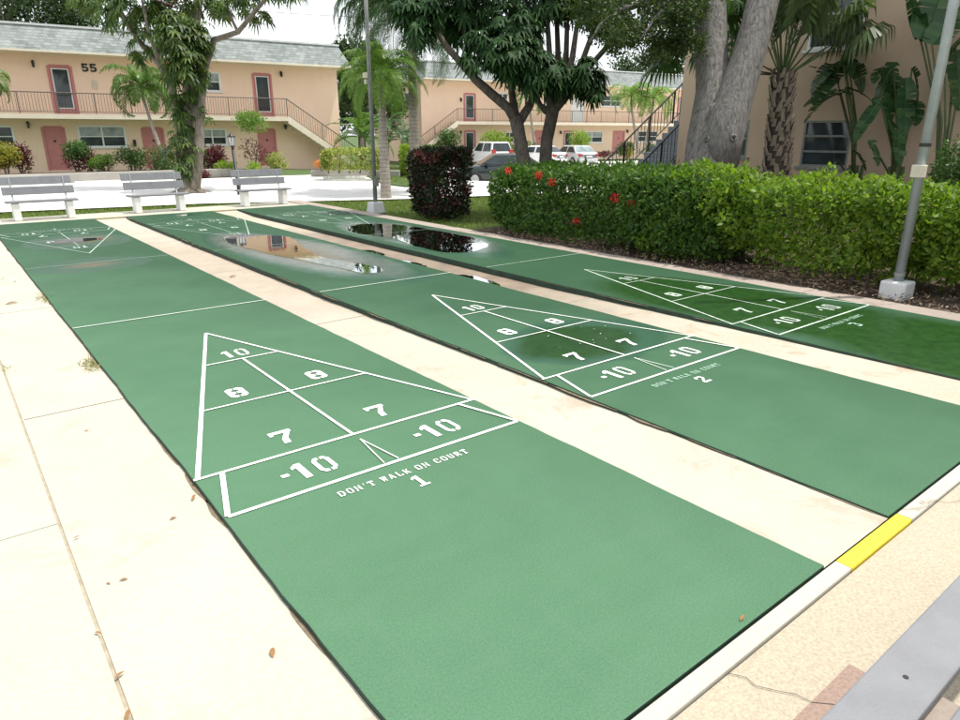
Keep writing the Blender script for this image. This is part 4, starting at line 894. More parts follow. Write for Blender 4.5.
def flush_umb(lst, name, mat, parent):
    m = MB(); 
    for i in range(0, len(lst), 2):
        a, b, c, d = lst[i]; e, f, g, h = lst[i+1]
        m.add([a, b, c, d, f, g], [(0, 1, 2, 3), (1, 4, 5, 2)])
    return m.build(name, mat, parent)
def whorl_clump(lst, c, rad, n, size, root):
    for k in range(n):
        d = unit(1)[0]; p = np.array(c)+d*np.array(rad)*(.45+.55*random.random()); out = d*.6+np.array([0, 0, .7])+unit(1)[0]*.3
        umbrella_leaf(lst, p-root, out, size*random.uniform(.75, 1.15))
# left umbrella tree
rt1 = G(190, 193, -.1); D1 = float((rt1-CAM)@FWD)
t1 = tagroot('umbrella_tree', rt1, 'tall umbrella tree with drooping whorled leaves and leaf-wrapped trunk, behind the middle bench', 'tree')
A = lambda px, py, dd=0: at(px, py, D1+dd)-rt1
m = MB()
m.tube([(0, 0, -.1), (0, 0, .12), A(189, 160), A(186, 130), A(190, 98), A(188, 60), A(196, 25), A(205, -30)], [.52, .30, .24, .24, .22, .17, .12, .06], 14, nz=.25)
m.tube([A(194, 190, -.1), A(199, 150, -.15), A(200, 110, -.2), A(204, 70, -.2), A(214, 40, -.3), A(238, 32, -.5), A(262, 3, -.7), A(280, -25, -.8)], [.2, .15, .14, .13, .10, .085, .06, .03], 10, nz=.2)
m.tube([A(181, 185, .1), A(180, 140, .1), A(172, 90, .1), A(160, 65, .2), A(138, 40, .2), A(120, 10, .2), A(112, -30, .3)], [.14, .11, .11, .10, .08, .06, .03], 10, nz=.2)
m.tube([A(160, 65, .2), A(148, 30, -.4), A(140, -10, -.6)], [.07, .05, .03], 8)
m.tube([A(188, 60), A(172, 25, .5), A(165, -20, .8)], [.09, .06, .03], 8)
m.tube([A(238, 32, -.5), A(226, 8, -.2), A(222, -20, 0)], [.05, .04, .02], 8)
for k in range(6): a = k*1.05; m.tube([(.1*math.cos(a), .1*math.sin(a), .15), (.45*math.cos(a), .45*math.sin(a), .02), (.8*math.cos(a), .8*math.sin(a), -.05)], [.1, .08, .03], 8)
m.build('trunk', M['scheffbark'], t1, True)
lst = []
for (px, py, dd, rx, rz, n) in ((180, 48, -1.0, .8, .6, 75), (186, 66, -1.0, .6, .45, 40), (175, 30, -.9, .7, .5, 40), (172, 75, -.8, .5, .4, 16), (197, 40, -.7, .6, .6, 30), (196, 78, -.7, .45, .4, 14), (150, 40, 0, .8, .5, 30), (122, 16, .1, 1.1, .5, 45), (98, 6, .2, .9, .35, 30), (86, 0, .4, .7, .3, 14), (140, 5, -.5, 1.0, .6, 45), (140, 60, .3, .5, .3, 10), (175, 10, .5, 1.2, .7, 60), (205, 5, .2, 1.0, .6, 45), (230, 12, -.2, .7, .35, 22), (245, 2, -.2, .8, .3, 22), (272, -2, -.7, .7, .22, 18), (292, -3, -.8, .45, .16, 10), (260, 20, -.5, .35, .25, 10), (160, -30, .3, 2.0, .7, 60), (220, -30, 0, 1.8, .6, 50), (120, -25, .2, 1.3, .5, 35)):
    whorl_clump(lst, at(px, py-3, D1+dd), (rx, rx*.8, rz), int(n*1.05), .31, rt1)
for (px, py, dd, rx, rz, n) in ((183, 120, -.35, .36, .45, 30), (180, 100, -.4, .4, .35, 26), (184, 165, -.35, .3, .3, 14), (178, 140, -.35, .35, .3, 12), (190, 150, -.35, .3, .35, 12), (170, 155, -.2, .25, .3, 8), (205, 115, -.3, .2, .3, 6), (186, 172, -.3, .25, .25, 10), (192, 95, -.35, .3, .3, 14)):
    whorl_clump(lst, at(px, py, D1+dd), (rx, rx*.8, rz), n, .26, rt1)
flush_umb(lst, 'crown', M['scheff'], t1)
lc = LC()   # reddish flower spikes at the top
for k in range(7):
    p = A(172+random.uniform(-8, 8), 5+random.uniform(-3, 3), -.9); d = unit(1)[0]; d[2] = abs(d[2])*.3
    mm = MB(); mm.tube([p, p+d*.35, p+d*.7-np.array([0, 0, .03])], [.02, .03, .012], 6, nz=.5, nzs=20); mm.build('flower_spike', M['redleaf'], t1, True)

# twin dark umbrella trees
def dark_tree(base, stems, clumps, label):
    r = tagroot('umbrella_tree', base, label, 'tree'); m = MB()
    for pts, rad in stems: m.tube([np.array(p)-base for p in pts], rad, 12, nz=.18)
    m.build('trunk', M['darkbark'], r, True); lst = []
    for (px, py, d, rx, rz, n) in clumps: whorl_clump(lst, at(px, py, d), (rx, rx*.9, rz), int(n*1.5), .25, base)
    flush_umb(lst, 'crown', M['scheffdark'], r); return r
bA = np.array([9.35, 8.15, -.1]); dA = 14.0; bB = np.array([9.95, 8.1, -.1]); dB = 14.4
dA = float((bA-CAM)@FWD); dB = float((bB-CAM)@FWD)
P_ = lambda px, py, d: at(px, py, d)
dark_tree(bA, [([bA, P_(524, 160, dA), P_(520, 138, dA), P_(516, 118, dA)], [.20, .155, .14, .15]),
               ([P_(516, 120, dA), P_(508, 108, dA-.1), P_(492, 94, dA-.2), P_(476, 80, dA-.2), P_(462, 64, dA-.3), P_(445, 45, dA-.3), P_(425, 10, dA-.3), P_(415, -20, dA-.3)], [.12, .10, .095, .09, .08, .065, .05, .025]),
               ([P_(470, 73, dA-.2), P_(468, 50, dA), P_(462, 20, dA+.1), P_(455, -20, dA+.1)], [.07, .06, .05, .03]),
               ([P_(516, 120, dA), P_(513, 100, dA+.2), P_(510, 75, dA+.4), P_(512, 30, dA+.5), P_(515, -20, dA+.5)], [.11, .09, .08, .06, .03]),
               ([P_(518, 124, dA), P_(530, 105, dA+.1), P_(536, 90, dA+.2), P_(530, 50, dA+.2), P_(525, -10, dA+.2)], [.11, .09, .075, .055, .025])],
          [(425, 14, dA-.3, .65, .4, 46), (405, 10, dA-.3, .5, .35, 26), (418, 34, dA-.5, .4, .25, 18), (455, 8, dA, .7, .45, 46), (452, 30, dA+.3, .4, .3, 18), (480, 12, dA+.2, .7, .45, 44), (478, 40, dA-.5, .4, .25, 18), (498, 46, dA-.7, .6, .35, 40), (518, 58, dA-.7, .5, .4, 44), (530, 74, dA-.6, .4, .28, 32), (510, 70, dA-.7, .28, .2, 16), (498, 60, dA-.8, .35, .2, 16), (515, 30, dA-.5, .6, .5, 44), (440, -12, dA, 1.1, .4, 36), (500, -12, dA, 1.2, .5, 46), (470, 62, dA-.9, .25, .15, 8)],
          'left dark umbrella tree of the twin pair, with a bough reaching left')
sB = [([bB, P_(546, 160, dB), P_(547, 140, dB), P_(552, 115, dB), P_(556, 100, dB)], [.19, .145, .135, .135, .13])]
for (x1, y1, x2, y2, x3, y3) in ((550, 60, 548, 30, 546, -10), (558, 55, 557, 25, 556, -15), (566, 60, 567, 28, 568, -15), (572, 60, 577, 25, 580, -15), (582, 62, 590, 40, 600, 5), (590, 66, 606, 48, 630, 25), (545, 66, 540, 45, 535, 0), (540, 105, 536, 95, 530, 70)):
    dd = random.uniform(-.4, .4); sB.append(([P_(552, 112, dB), P_((x1+552)/2, (y1+100)/2+8, dB+dd*.4), P_(x1, y1, dB+dd), P_(x2, y2, dB+dd), P_(x3, y3, dB+dd*1.3)], [.11, .085, .065, .055, .025]))
dark_tree(bB, sB,
          [(588, 76, dB-.6, .4, .4, 36), (594, 90, dB-.6, .28, .25, 18), (570, 78, dB-.5, .4, .35, 32), (548, 76, dB-.8, .42, .4, 34), (535, 64, dB-.7, .4, .4, 30), (555, 4, dB, .7, .3, 36), (580, 2, dB, .7, .3, 36), (535, 16, dB, .6, .4, 38), (610, 14, dB-.2, .6, .3, 26), (560, -22, dB, 1.3, .4, 56), (600, -2, dB, .6, .3, 30), (530, 40, dB-.4, .35, .35, 26), (618, 35, dB-.3, .35, .2, 14)],
          'right dark umbrella tree of the twin pair, with many upright stems')

# --- the oak
_q = at(711, 190, 12.7); bO = np.array([_q[0], _q[1], -.1]); dO = float((bO-CAM)@FWD)
ok = tagroot('oak_tree', bO, 'massive grey oak with two forked trunks behind the hedge', 'tree'); O = lambda px, py, dd=0: at(px, py, dO+dd)-bO
m = MB()
m.tube([(0, 0, -.1), O(708, 190), O(709, 165), O(711, 140), O(713, 110), O(714, 85), O(712, 55), O(710, 25), O(709, -20), O(705, -60)], [.62, .52, .47, .44, .38, .34, .31, .30, .28, .25], 28, nz=.16, nzs=2.2)
m.tube([O(716, 165, -.1), O(722, 140, -.22), O(728, 118, -.3), O(737, 90, -.35), O(747, 60, -.4), O(757, 25, -.45), O(768, -15, -.5), O(780, -60, -.5)], [.40, .40, .37, .33, .31, .29, .28, .25], 26, nz=.14, nzs=2.2)
m.tube([O(713, 128, -.18), O(715, 118, -.34), O(717, 108, -.36), O(718, 98, -.2)], [.07, .17, .16, .06], 16, nz=.5, nzs=5)
for (x1, y1, x2, y2, x3, y3, d3) in ((690, 5, 660, -5, 620, 10, -1), (700, -25, 640, -30, 590, 5, .2), (650, -2, 640, 25, 632, 45, -.8), (680, -5, 655, 18, 640, 40, -1.2), (620, 10, 600, 25, 590, 42, -.8), (660, -3, 670, 25, 675, 45, -.4)):
    m.tube([O(705, -15, 0), O(x1, y1, d3*.4), O(x2, y2, d3), O(x3, y3, d3*1.2)], [.10, .05, .03, .012], 8)
m.build('trunk', M['oakbark'], ok, True)
for (px, py, rr, d0) in ((707, 139, .045, 0), (733, 138, .055, 0)):
    r_ = ray(px, py); hit = None; dg = bpy.context.evaluated_depsgraph_get()
    tr_ob = [c for c in ok.children if c.name.startswith('trunk')][0]
    q0 = V3(CAM-bO); okk, loc, nrm_, _ = tr_ob.ray_cast(q0, V3(r_).normalized())
    if okk:
        a_ = nrm_.orthogonal().normalized(); b_2 = nrm_.cross(a_); m = MB()
        ringp = [loc+(a_*math.cos(2*PI*k/12)*rr*.8+b_2*math.sin(2*PI*k/12)*rr)+nrm_*(.005+.012*math.sin(k*2.3)) for k in range(13)]
        m.tube(ringp, .028, 8, cap=False, nz=.5, nzs=20); kn = m.build('knot', M['oakbark'], ok, True)
        m = MB(); m.tube([loc+nrm_*.012, loc-nrm_*.05], [rr*.8, rr*.3], 12); m.build('hollow', M['fiber'], kn)
lc = LC()
for (px, py, dd, rx, rz, n) in ((655, 10, -.8, .9, .55, 900), (625, 18, -.8, .8, .45, 800), (640, 38, -.9, .6, .28, 450), (600, 8, -.4, .8, .4, 650), (615, 48, -.7, .4, .15, 160), (590, 30, -.6, .5, .2, 240), (670, 30, -.6, .6, .4, 500), (680, 5, -.4, .7, .5, 650), (640, -10, -.6, 1.5, .5, 1500), (612, 30, -.3, .6, .3, 500), (665, 45, -.2, .6, .3, 500), (600, -8, -.2, .9, .4, 700), (690, -20, 0, 1.6, .5, 900), (655, 58, -.9, .35, .14, 120), (690, 45, -.7, .35, .3, 200), (625, 34, -1.2, .5, .25, 250), (575, 0, -.3, .7, .3, 320), (780, -60, .2, 1.8, .7, 900), (830, -70, .2, 1.4, .5, 500)):
    c = at(px, py, dO+dd)-bO
    for k in range(6):
        cc = c+unit(1)[0]*np.array([rx, rx, rz])*.6; leafball(lc, cc, (rx*.5, rx*.5, rz*.5), int(n*1.9)//6, .075, .42, .1)
lc.build('crown', M['oakleaf'], ok)

# --- fan palms
def fan_frond(parent, base, dir_, petiole, rad, mat, nseg=26, droop=.5, spread=2.2):
    m = MB(); base = np.array(base); d = np.array(dir_, float); d /= np.linalg.norm(d)
    tip = base+d*petiole+np.array([0, 0, -.12*petiole*(1-d[2])]); m.tube([base, (base+tip)/2+np.array([0, 0, .05]), tip], [.022, .016, .012], 5)
    s = np.cross(d, [0, 0, 1.]); s = s/np.linalg.norm(s) if np.linalg.norm(s) > .1 else np.array([1., 0, 0]); nrm = np.cross(s, d)
    for k in range(nseg):
        a = -spread+2*spread*k/(nseg-1); e = d*math.cos(a)+s*math.sin(a); w = np.cross(e, nrm)*rad*.05
        L = rad*(1-.25*abs(a)/spread)*random.uniform(.9, 1.05)
        p1 = tip+e*L*.45+nrm*.03*(k % 2); p2 = p1+(e*.75+np.array([0, 0, -droop*random.uniform(.6, 1.2)]))*L*.35; p3 = p2+(e*.3+np.array([0, 0, -droop*1.6]))*L*.28
        m.add([tip, p1+w, p1-w, p2+w*.7, p2-w*.7, p3], [(0, 1, 2), (1, 3, 4, 2), (3, 5, 4)])
    return m.build('frond', mat, parent)
def sabal(base, h, tr, label, fr, pet, rad, boots=True, mat='sabal', lean=(0, 0), dead=()):
    r = tagroot('sabal_palm', base, label, 'palm'); m = MB()
    top = np.array([lean[0], lean[1], h])
    m.tube([(0, 0, -.1), top*.3, top*.7, top], [tr*1.02, tr*.86, tr*.8, tr*.7], 14); tr_o = m.build('trunk', M['fiber'], r, True)
    if boots:
        m = MB(); rows = int(h/.10)
        for j in range(rows):
            z = .05+j*.10; c = top*(z/h)
            for k in range(6):
                a = 2*PI*(k+.5*(j % 2))/6+.25*j+random.uniform(-.1, .1); rr = tr*(1.0-.22*z/h)*.93; o_ = np.array([math.cos(a), math.sin(a), 0]); s = np.array([-o_[1], o_[0], 0])
                q = c+o_*rr; hh = random.uniform(.15, .24); w = random.uniform(.045, .065)
                sk = s*random.choice((-1, 1))*.05
                m.add([q-s*w, q+s*w, q+sk-s*w*.5+o_*.07+np.array([0, 0, hh]), q+sk+s*w*.5+o_*.07+np.array([0, 0, hh]), q+sk+np.array([0, 0, hh])+o_*.035-s*w*.5, q+sk+np.array([0, 0, hh])+o_*.035+s*w*.5], [(0, 1, 3, 2), (2, 3, 5, 4), (0, 2, 4), (1, 5, 3)])
        m.build('boots', M['bootbark'], tr_o)
    for a, el in fr:
        d = (math.cos(a)*math.cos(el), math.sin(a)*math.cos(el), math.sin(el)); fan_frond(r, top+np.array([d[0], d[1], 0])*tr*.5, d, pet*random.uniform(.85, 1.1), rad*random.uniform(.85, 1.1), M[mat], droop=random.uniform(.5, .9))
    for a, el in dead:
        m = MB(); q = np.array([math.cos(a), math.sin(a), 0]); m.tube([top+q*tr*.6, top+q*(tr+.35)+np.array([0, 0, .35*el]), top+q*(tr+.7)+np.array([0, 0, .6*el])], [.022, .014, .008], 5); m.build('dead_stalk', M['fiber'], r)
    return r
_q = at(777, 190, 14.7); bS = np.array([_q[0], _q[1], -.1]); _t = at(783, 74, 14.7)-bS
ar = math.atan2(RGT[1], RGT[0])
sabal(bS, float(_t[2]), .29, 'sabal palm with a cross-hatched boot trunk, right of the oak',
      [(ar, .62), (ar+.3, .5), (ar-.35, .55), (ar-.1, .85), (ar+.7, .8), (ar-.8, .8)]+[(ar+k*2.4, 1.0+.025*k) for k in range(1, 17)], 1.55, .95, lean=(float(_t[0]), float(_t[1])), dead=((ar+PI-.2, .25), (ar+PI+.4, .45), (ar+2.4, .1)))
_q = at(704, 190, dO+2.2); bS2 = np.array([_q[0], _q[1], -.1]); _t = at(702, 40, dO+2.2)-bS2
sabal(bS2, float(_t[2]), .17, 'sabal palm mostly hidden behind the forked oak trunk', [(ar+k*2.4, -.5+1.7*(k+.5)/16) for k in range(16)], .75, .85, boots=False, mat='palmdark', lean=(float(_t[0]), float(_t[1])))

# --- feather palms
def feather(parent, base, az, el, L, mat, nl=34, droop=1.0, lw=.035, ll=.5, hang=.6):
    m = MB(); n = 10; pts = []; p = np.array(base, float); e = el
    for i in range(n+1):
        pts.append(p.copy()); d = np.array([math.cos(az)*math.cos(e), math.sin(az)*math.cos(e), math.sin(e)]); p = p+d*L/n; e -= droop*1.9/n*(0.5+i/n)
    m.tube(pts, list(np.linspace(.02, .005, n+1)), 4, cap=False)
    s = np.array([-math.sin(az), math.cos(az), 0])
    for k in range(nl):
        t = .14+.86*k/(nl-1); f = t*n; i = min(n-1, int(f)); q = pts[i]+(pts[i+1]-pts[i])*(f-i); tg = pts[i+1]-pts[i]; tg = tg/np.linalg.norm(tg)
        l = ll*math.sin(PI*min(1, .18+.80*t))*random.uniform(.85, 1.1)
        up = np.cross(s, tg)*-1
        for sg in (-1, 1):
            d1 = s*sg*.8+tg*.55+up*.15*random.uniform(.2, 1.4); d1 /= np.linalg.norm(d1); w = tg*lw*.5
            a = q+d1*l*.5; d2 = d1*(1-hang*.5)+np.array([0, 0, -hang*random.uniform(.7, 1.3)]); b = a+d2*l*.5
            m.add([q-w*.4, q+w*.4, a+w, a-w, b], [(0, 1, 2, 3), (3, 2, 4)])
    return m.build('frond', mat, parent)
def palm(base, top, r0, r1, label, nfr, L, mat, droop=1.0, els=(-.2, 1.3), ll=.5, hang=.6, shaft=None, bark='palmbark', name='palm_tree', group=None, nl=34, lw=.035, azs=None):
    base = np.array(base, float); top = np.array(top, float)-base; r = tagroot(name, base, label, 'palm', group); m = MB(); b2 = top*.5+np.array([0, 0, -.03*np.linalg.norm(top[:2])])
    m.tube([(0, 0, -.12), (0, 0, .1), b2, top*.8, top], [r0*1.25, r0, (r0+r1)/2, r1, r1*.85], 12, nz=.06); m.build('trunk', M[bark], r, True)
    if shaft:
        m = MB(); m.tube([top, top+np.array([0, 0, shaft*.5]), top+np.array([0, 0, shaft])], [r1*1.0, r1*.85, r1*.4], 10); m.build('crownshaft', M['stalk'], r, True)
    tp = top+np.array([0, 0, (shaft or .0)*.9])
    for k in range(nfr):
        az = k*2.4+random.uniform(-.2, .2) if azs is None else azs[k % len(azs)]+random.uniform(-.25, .25)
        el = els[0]+(els[1]-els[0])*(k+.5)/nfr
        feather(r, tp, az, el, L*random.uniform(.85, 1.1), M[mat], nl, droop*random.uniform(.8, 1.15), lw, ll, hang)
    return r
p1 = G(386, 199, -.12); d1 = float((p1-CAM)@FWD)
palm(p1, at(381, 80, d1+.1), .16, .10, 'slim ringed palm with bright feathery fronds, just right of the thin pole', 34, 1.75, 'palmbright', 1.35, (-.2, 1.45), .50, .75, nl=50, lw=.022)
p2 = G(415.5, 197, -.12); d2 = float((p2-CAM)@FWD)
pq = palm(p2, at(411, 10, d2), .15, .13, 'tall grey queen palm with hanging dark fronds, left of the croton bush', 34, 2.9, 'palmdark', 1.55, (-.3, 1.25), .66, 1.0, lw=.03, nl=60)
_a = math.atan2(RGT[1], RGT[0]); _t2 = np.array(at(411, 10, d2))-p2
for k, (da, el, L_) in enumerate(((PI, .75, 3.3), (PI+.25, .55, 3.2), (PI-.3, .5, 3.1), (PI+.5, .8, 3.2), (PI-.12, .3, 2.9), (.1, .3, 2.7), (-.25, .15, 2.6), (PI-.6, .7, 3.1))):
    feather(pq, _t2, _a+da, el, L_, M['palmdark'], 70, 1.55, .04, .62, 1.1)
c1 = np.array([8.0, 29.3, .15]); dc = float((c1-CAM)@FWD)
palm(G(163, 160, .15)*0+at(163, 158, dc), at(143, 98, dc), .09, .06, 'small leaning palm with arching fronds against block 55', 20, 1.95, 'palm', 1.75, (-.05, 1.4), .62, .9, shaft=.45, name='palm_tree', lw=.045, nl=46)
palm(at(-16, 158, 27), at(-18, 88, 27), .09, .06, 'small palm at the left frame edge, only its frond tips in view', 12, 1.6, 'palm', 1.5, (-.1, 1.2), .5, .7, shaft=.4, lw=.05)
for i, (bx, by, tx, ty, lb) in enumerate(((638, 152, 631, 104, 'left of the two small palms against the far block'), (644, 152, 653, 106, 'right of the two small palms against the far block'))):
    palm(at(bx, by, 52), at(tx, ty, 52), .12, .08, lb, 16, 2.3, 'palmbright', 1.5, (-.1, 1.2), .8, .6, shaft=.6, group='small palms by the far block', lw=.08, nl=26)
palm(at(536, 153, 53), at(529, 104, 53), .11, .08, 'thin palm seen between the twin dark trunks, against the far block', 12, 2.2, 'palm', 1.5, (-.1, 1.2), .6, .6, shaft=.5, lw=.08, nl=26)
palm(at(362, 146, 40), at(362, 138, 40), .12, .10, 'low bushy palm between the two peach blocks, above the variegated hedge', 16, 2.4, 'palm', 1.0, (.1, 1.35), .6, .4, lw=.06)
palm(at(384, 150, 42), at(386, 130, 42), .12, .10, 'dark low palm behind the slim ringed palm', 14, 2.2, 'palmdark', 1.2, (.0, 1.3), .6, .5, lw=.06)
palm(at(403, 150, 44), at(403, 140, 44), .1, .1, 'dark low palm at the corner of the far block', 12, 1.9, 'palmdark', 1.2, (.0, 1.3), .5, .5, lw=.06)

# --- bird of paradise clumps along the right wall
def paddle(parent, stem, tip_dir, L, W, mat, tear=.25, droop=.7):
    """stem: list of points; blade starts at the last"""
    m = MB(); m.cur = 1; m.tube(stem, list(np.linspace(.032, .016, len(stem))), 6); m.cur = 0
    d = np.array(tip_dir, float); d /= np.linalg.norm(d); p = np.array(stem[-1], float); n = 14; pts = []; e = d.copy()
    for i in range(n+1):
        pts.append(p.copy()); p = p+e*L/n; e = e+np.array([0, 0, -droop*2.0/n]); e /= np.linalg.norm(e)
    s = np.cross(d, [0, 0, 1.]); s = s/np.linalg.norm(s) if np.linalg.norm(s) > .1 else np.array([1., 0, 0])
    tilt = random.uniform(-.5, .5); s = s*math.cos(tilt)+np.cross(s, d)*math.sin(tilt)
    for sg in (-1, 1):
        drop = 0.0
        for i in range(n):
            t0, t1 = i/n, (i+1)/n; w0 = W*.5*math.sin(PI*min(1, .10+.9*t0**.85))**.6; w1 = W*.5*math.sin(PI*min(.995, .10+.9*t1**.85))**.6
            if random.random() < tear: drop = random.uniform(.0, .35)
            up = np.cross(s, pts[i+1]-pts[i]); up /= np.linalg.norm(up)
            if up[2] < 0: up = -up
            f0 = s*sg*w0*(1-drop*.3)+up*w0*(.28-drop)-np.array([0, 0, drop*w0*.5]); f1 = s*sg*w1*(1-drop*.3)+up*w1*(.28-drop)-np.array([0, 0, drop*w1*.5]); g = .0 if random.random() > tear else .025
            m.add([pts[i], pts[i+1], pts[i+1]+f1-(pts[i+1]-pts[i])*g*10, pts[i]+f0], [(0, 1, 2, 3)])
    m.tube(pts, list(np.linspace(.014, .004, n+1)), 4, cap=False)
    return m.build('leaf', [mat, M['stalk']], parent)
def strelitzia(base, leaves, label, dref):
    r = tagroot('bird_of_paradise', base, label, 'plant', 'bird of paradise plants along the tan wall')
    m = MB()
    for k in range(5): m.tube([(.1*math.cos(k), .1*math.sin(k*2), -.1), (.14*math.cos(k), .12*math.sin(k*2), .5), (.18*math.cos(k), .14*math.sin(k*2), 1.1)], [.07, .06, .035], 8)
    m.build('stem', M['stalk'], r)
    for (sx, sy, tx, ty, L, W, dr, dd) in leaves:
        end = at(sx, sy, dref+dd)-base; q = at(tx, ty, dref+dd+random.uniform(-.3, .1))-base; d = q-end
        mid = end*.55*np.array([.6, .6, 1.0])+np.array([0, 0, .12]); paddle(r, [(0, 0, .2), mid, end], d, L, W, M['strel'], .3, dr)
    return r
def wallbase(px, d): q = at(px, 190, d); return np.array([q[0], q[1], -.06])
strelitzia(wallbase(855, 15.3), [(846, 92, 800, 100, 1.15, .56, .6, 0), (842, 60, 815, 72, .95, .52, .7, -.2), (843, 55, 855, 62, .6, .35, 1.0, .1), (845, 88, 872, 92, .75, .28, .4, -.1), (838, 84, 822, 60, .8, .5, .5, .2), (845, 66, 806, 86, 1.2, .55, .6, .2), (848, 58, 868, 74, .9, .5, .9, .1), (840, 95, 812, 90, .9, .45, .5, .3), (850, 95, 835, 80, .6, .32, .9, -.3), (838, 160, 820, 176, .5, .22, .8, -.4), (852, 150, 878, 162, .6, .25, .8, -.3)], 'bird of paradise plant with broad dark leaves above the ground-floor window', 15.0)
strelitzia(wallbase(895, 14.5), [(891, 62, 890, 130, 1.35, .5, .4, 0), (893, 65, 868, 105, .95, .42, .7, -.2), (880, 68, 872, 82, .4, .25, .6, .1), (912, 68, 922, 90, .8, .5, .9, -.2), (905, 78, 908, 135, 1.2, .42, .5, -.3), (880, 100, 851, 138, 1.0, .32, .3, -.2), (898, 130, 903, 175, .75, .36, .4, -.5), (888, 120, 895, 135, 1.0, .3, .3, .0), (870, 140, 885, 160, .6, .3, .7, -.3), (915, 100, 920, 125, .6, .35, .6, .1)], 'bird of paradise plant with split drooping leaves left of the thick pole', 14.2)
strelitzia(wallbase(940, 13.6), [(925, 40, 942, -10, 1.4, .75, .1, 0), (932, 45, 962, 10, 1.2, .7, .3, -.2), (955, 50, 965, 105, 1.2, .6, .4, .0), (945, 60, 960, 40, 1.0, .55, .7, -.2), (921, 42, 915, 12, 1.2, .55, .1, .3), (958, 95, 985, 60, 1.1, .5, .5, 0)], 'tall bird of paradise plant with huge paddle leaves behind the thick pole', 13.3)
shrub('shrub', wallbase(957, 12.2), .9, 1.9, .9, 'dark upright shrub at the right frame edge behind the hedge', 'bush', M['shrub'], 3000, .07, .5)
shrub('shrub', wallbase(872, 13.8), 1.3, .8, .8, 'low dark undergrowth shrub below the bird of paradise plants', 'bush', M['palmdark'], 900, .16, .4)
shrub('shrub', wallbase(735, 14.4), .5, 1.0, .5, 'small leafy shrub at the foot of the oak by the wall', 'bush', M['shrub'], 500, .10, .5)

# --- shrubs at the buildings (px, py of foot, width px, height px, depth)
def px_shrub(px, py, wpx, hpx, d, label, mat, n=700, L=.13, Wd=.5, extra=None, name='shrub', lift=0.0, cat='bush'):
    p = at(px, py, d); k = FPX/d; w, h = wpx/k, hpx/k
    shrub(name, p, w*1.15, h*1.08, w*1.0, label, cat, M[mat], int(n*2.2), L*.8, Wd, extra=extra, lift=lift*h)
px_shrub(8, 176, 26, 30, 29, 'golden yellow croton shrub at the left frame edge in the planter', 'shrubyellow', 900, .15, .4, (M['redleaf'], 200, .4))
px_shrub(22, 174, 20, 27, 30, 'wine-red leaved shrub right beside the golden croton', 'redleaf', 600, .2, .28)
px_shrub(78, 173, 26, 26, 29.5, 'round topiary shrub, green above and red below, beside the left rose door', 'shrub', 900, .12, .5, (M['redleaf'], 350, .3), lift=.3)
px_shrub(92, 172, 12, 22, 29.8, 'thin dark red cordyline beside the round topiary', 'redleaf', 260, .22, .2)
px_shrub(107, 174, 24, 17, 29.5, 'low pale green feathery shrub under the left window', 'palmbright', 700, .14, .3)
px_shrub(134, 173, 28, 25, 30, 'rounded dark green shrub left of the umbrella tree trunk', 'shrub', 1100, .10, .5)
px_shrub(160, 178, 34, 30, 29.3, 'clipped dark green shrub behind the middle bench', 'shrub', 1300, .10, .5)
px_shrub(204, 172, 16, 26, 30.5, 'narrow dark green shrub right of the umbrella tree trunk', 'shrub', 500, .10, .5)
px_shrub(217, 170, 20, 26, 30.5, 'wine-red shrub left of the lamp post', 'redleaf', 600, .2, .28)
px_shrub(226, 172, 20, 10, 30, 'low lime shrub at the foot of the lamp post', 'lime', 400, .12, .4)
px_shrub(255, 172, 32, 42, 30, 'tall topiary shrub, bright green crown above red leaves, by the right rose door', 'palmbright', 1000, .12, .45, (M['redleaf'], 420, .42), lift=.55)
px_shrub(278, 170, 20, 16, 31, 'small round variegated shrub right of the tall topiary', 'varieg', 500, .12, .5)
px_shrub(253, 171, 14, 9, 29.5, 'small lime tuft at the foot of the tall topiary', 'lime', 200, .12, .4)
px_shrub(322, 170, 16, 9, 30, 'small orange-flowered plant left of the variegated hedge', 'orange', 300, .10, .5)
px_shrub(205, 178, 10, 8, 29, 'small red bromeliad at the foot of the umbrella tree', 'redleaf', 150, .16, .25)
def boxhedge(px0, px1, pytop, pybot, d, dep, label, mat, n, L):
    k = FPX/d; a, b = at(px0, pybot, d), at(px1, pybot, d); c = (a+b)/2; w = (px1-px0)/k; h = (pybot-pytop)/k
    r = empty('clipped_hedge', c, label, 'hedge', None, -YAW); lc = LC(); hedge_leaves(lc, -w/2, w/2, -dep/2, dep/2, 0, h, n, L, .5, lump=.05); lc.build('foliage', M[mat], r)
    for q in range(6): m = MB(); x = -w/2+w*(q+.5)/6; m.tube([(x, 0, -.1), (x+.1, .1, h*.7)], [.03, .015], 5); m.build('stem', M['twig'], r)
    return r
boxhedge(323, 386, 150, 171, 28, 1.3, 'clipped yellow-green variegated hedge at the end of block 55', 'varieg', 7000, .11)
boxhedge(401, 416, 147, 176, 31, 1.4, 'bright lime clipped hedge behind the tall queen palm trunk', 'lime', 4000, .10)
boxhedge(420, 446, 148, 176, 30.5, 1.4, 'clipped dark green hedge behind the croton bush', 'shrub', 4000, .10)
px_shrub(450, 156, 24, 24, 53, 'round dark shrub under the far block stairs', 'shrub', 700, .2, .5)
px_shrub(497, 154, 28, 22, 53, 'bushy lime green shrub behind the white off-road car', 'lime', 800, .2, .5)
px_shrub(578, 154, 20, 23, 53, 'upright lime green shrub behind the silver sedan', 'lime', 700, .2, .4)
px_shrub(528, 157, 30, 14, 53, 'dark low hedge shrub behind the twin trunks', 'shrub', 600, .2, .5)
px_shrub(625, 157, 18, 13, 52.5, 'dark low shrub left of the two small palms', 'shrub', 400, .2, .5)
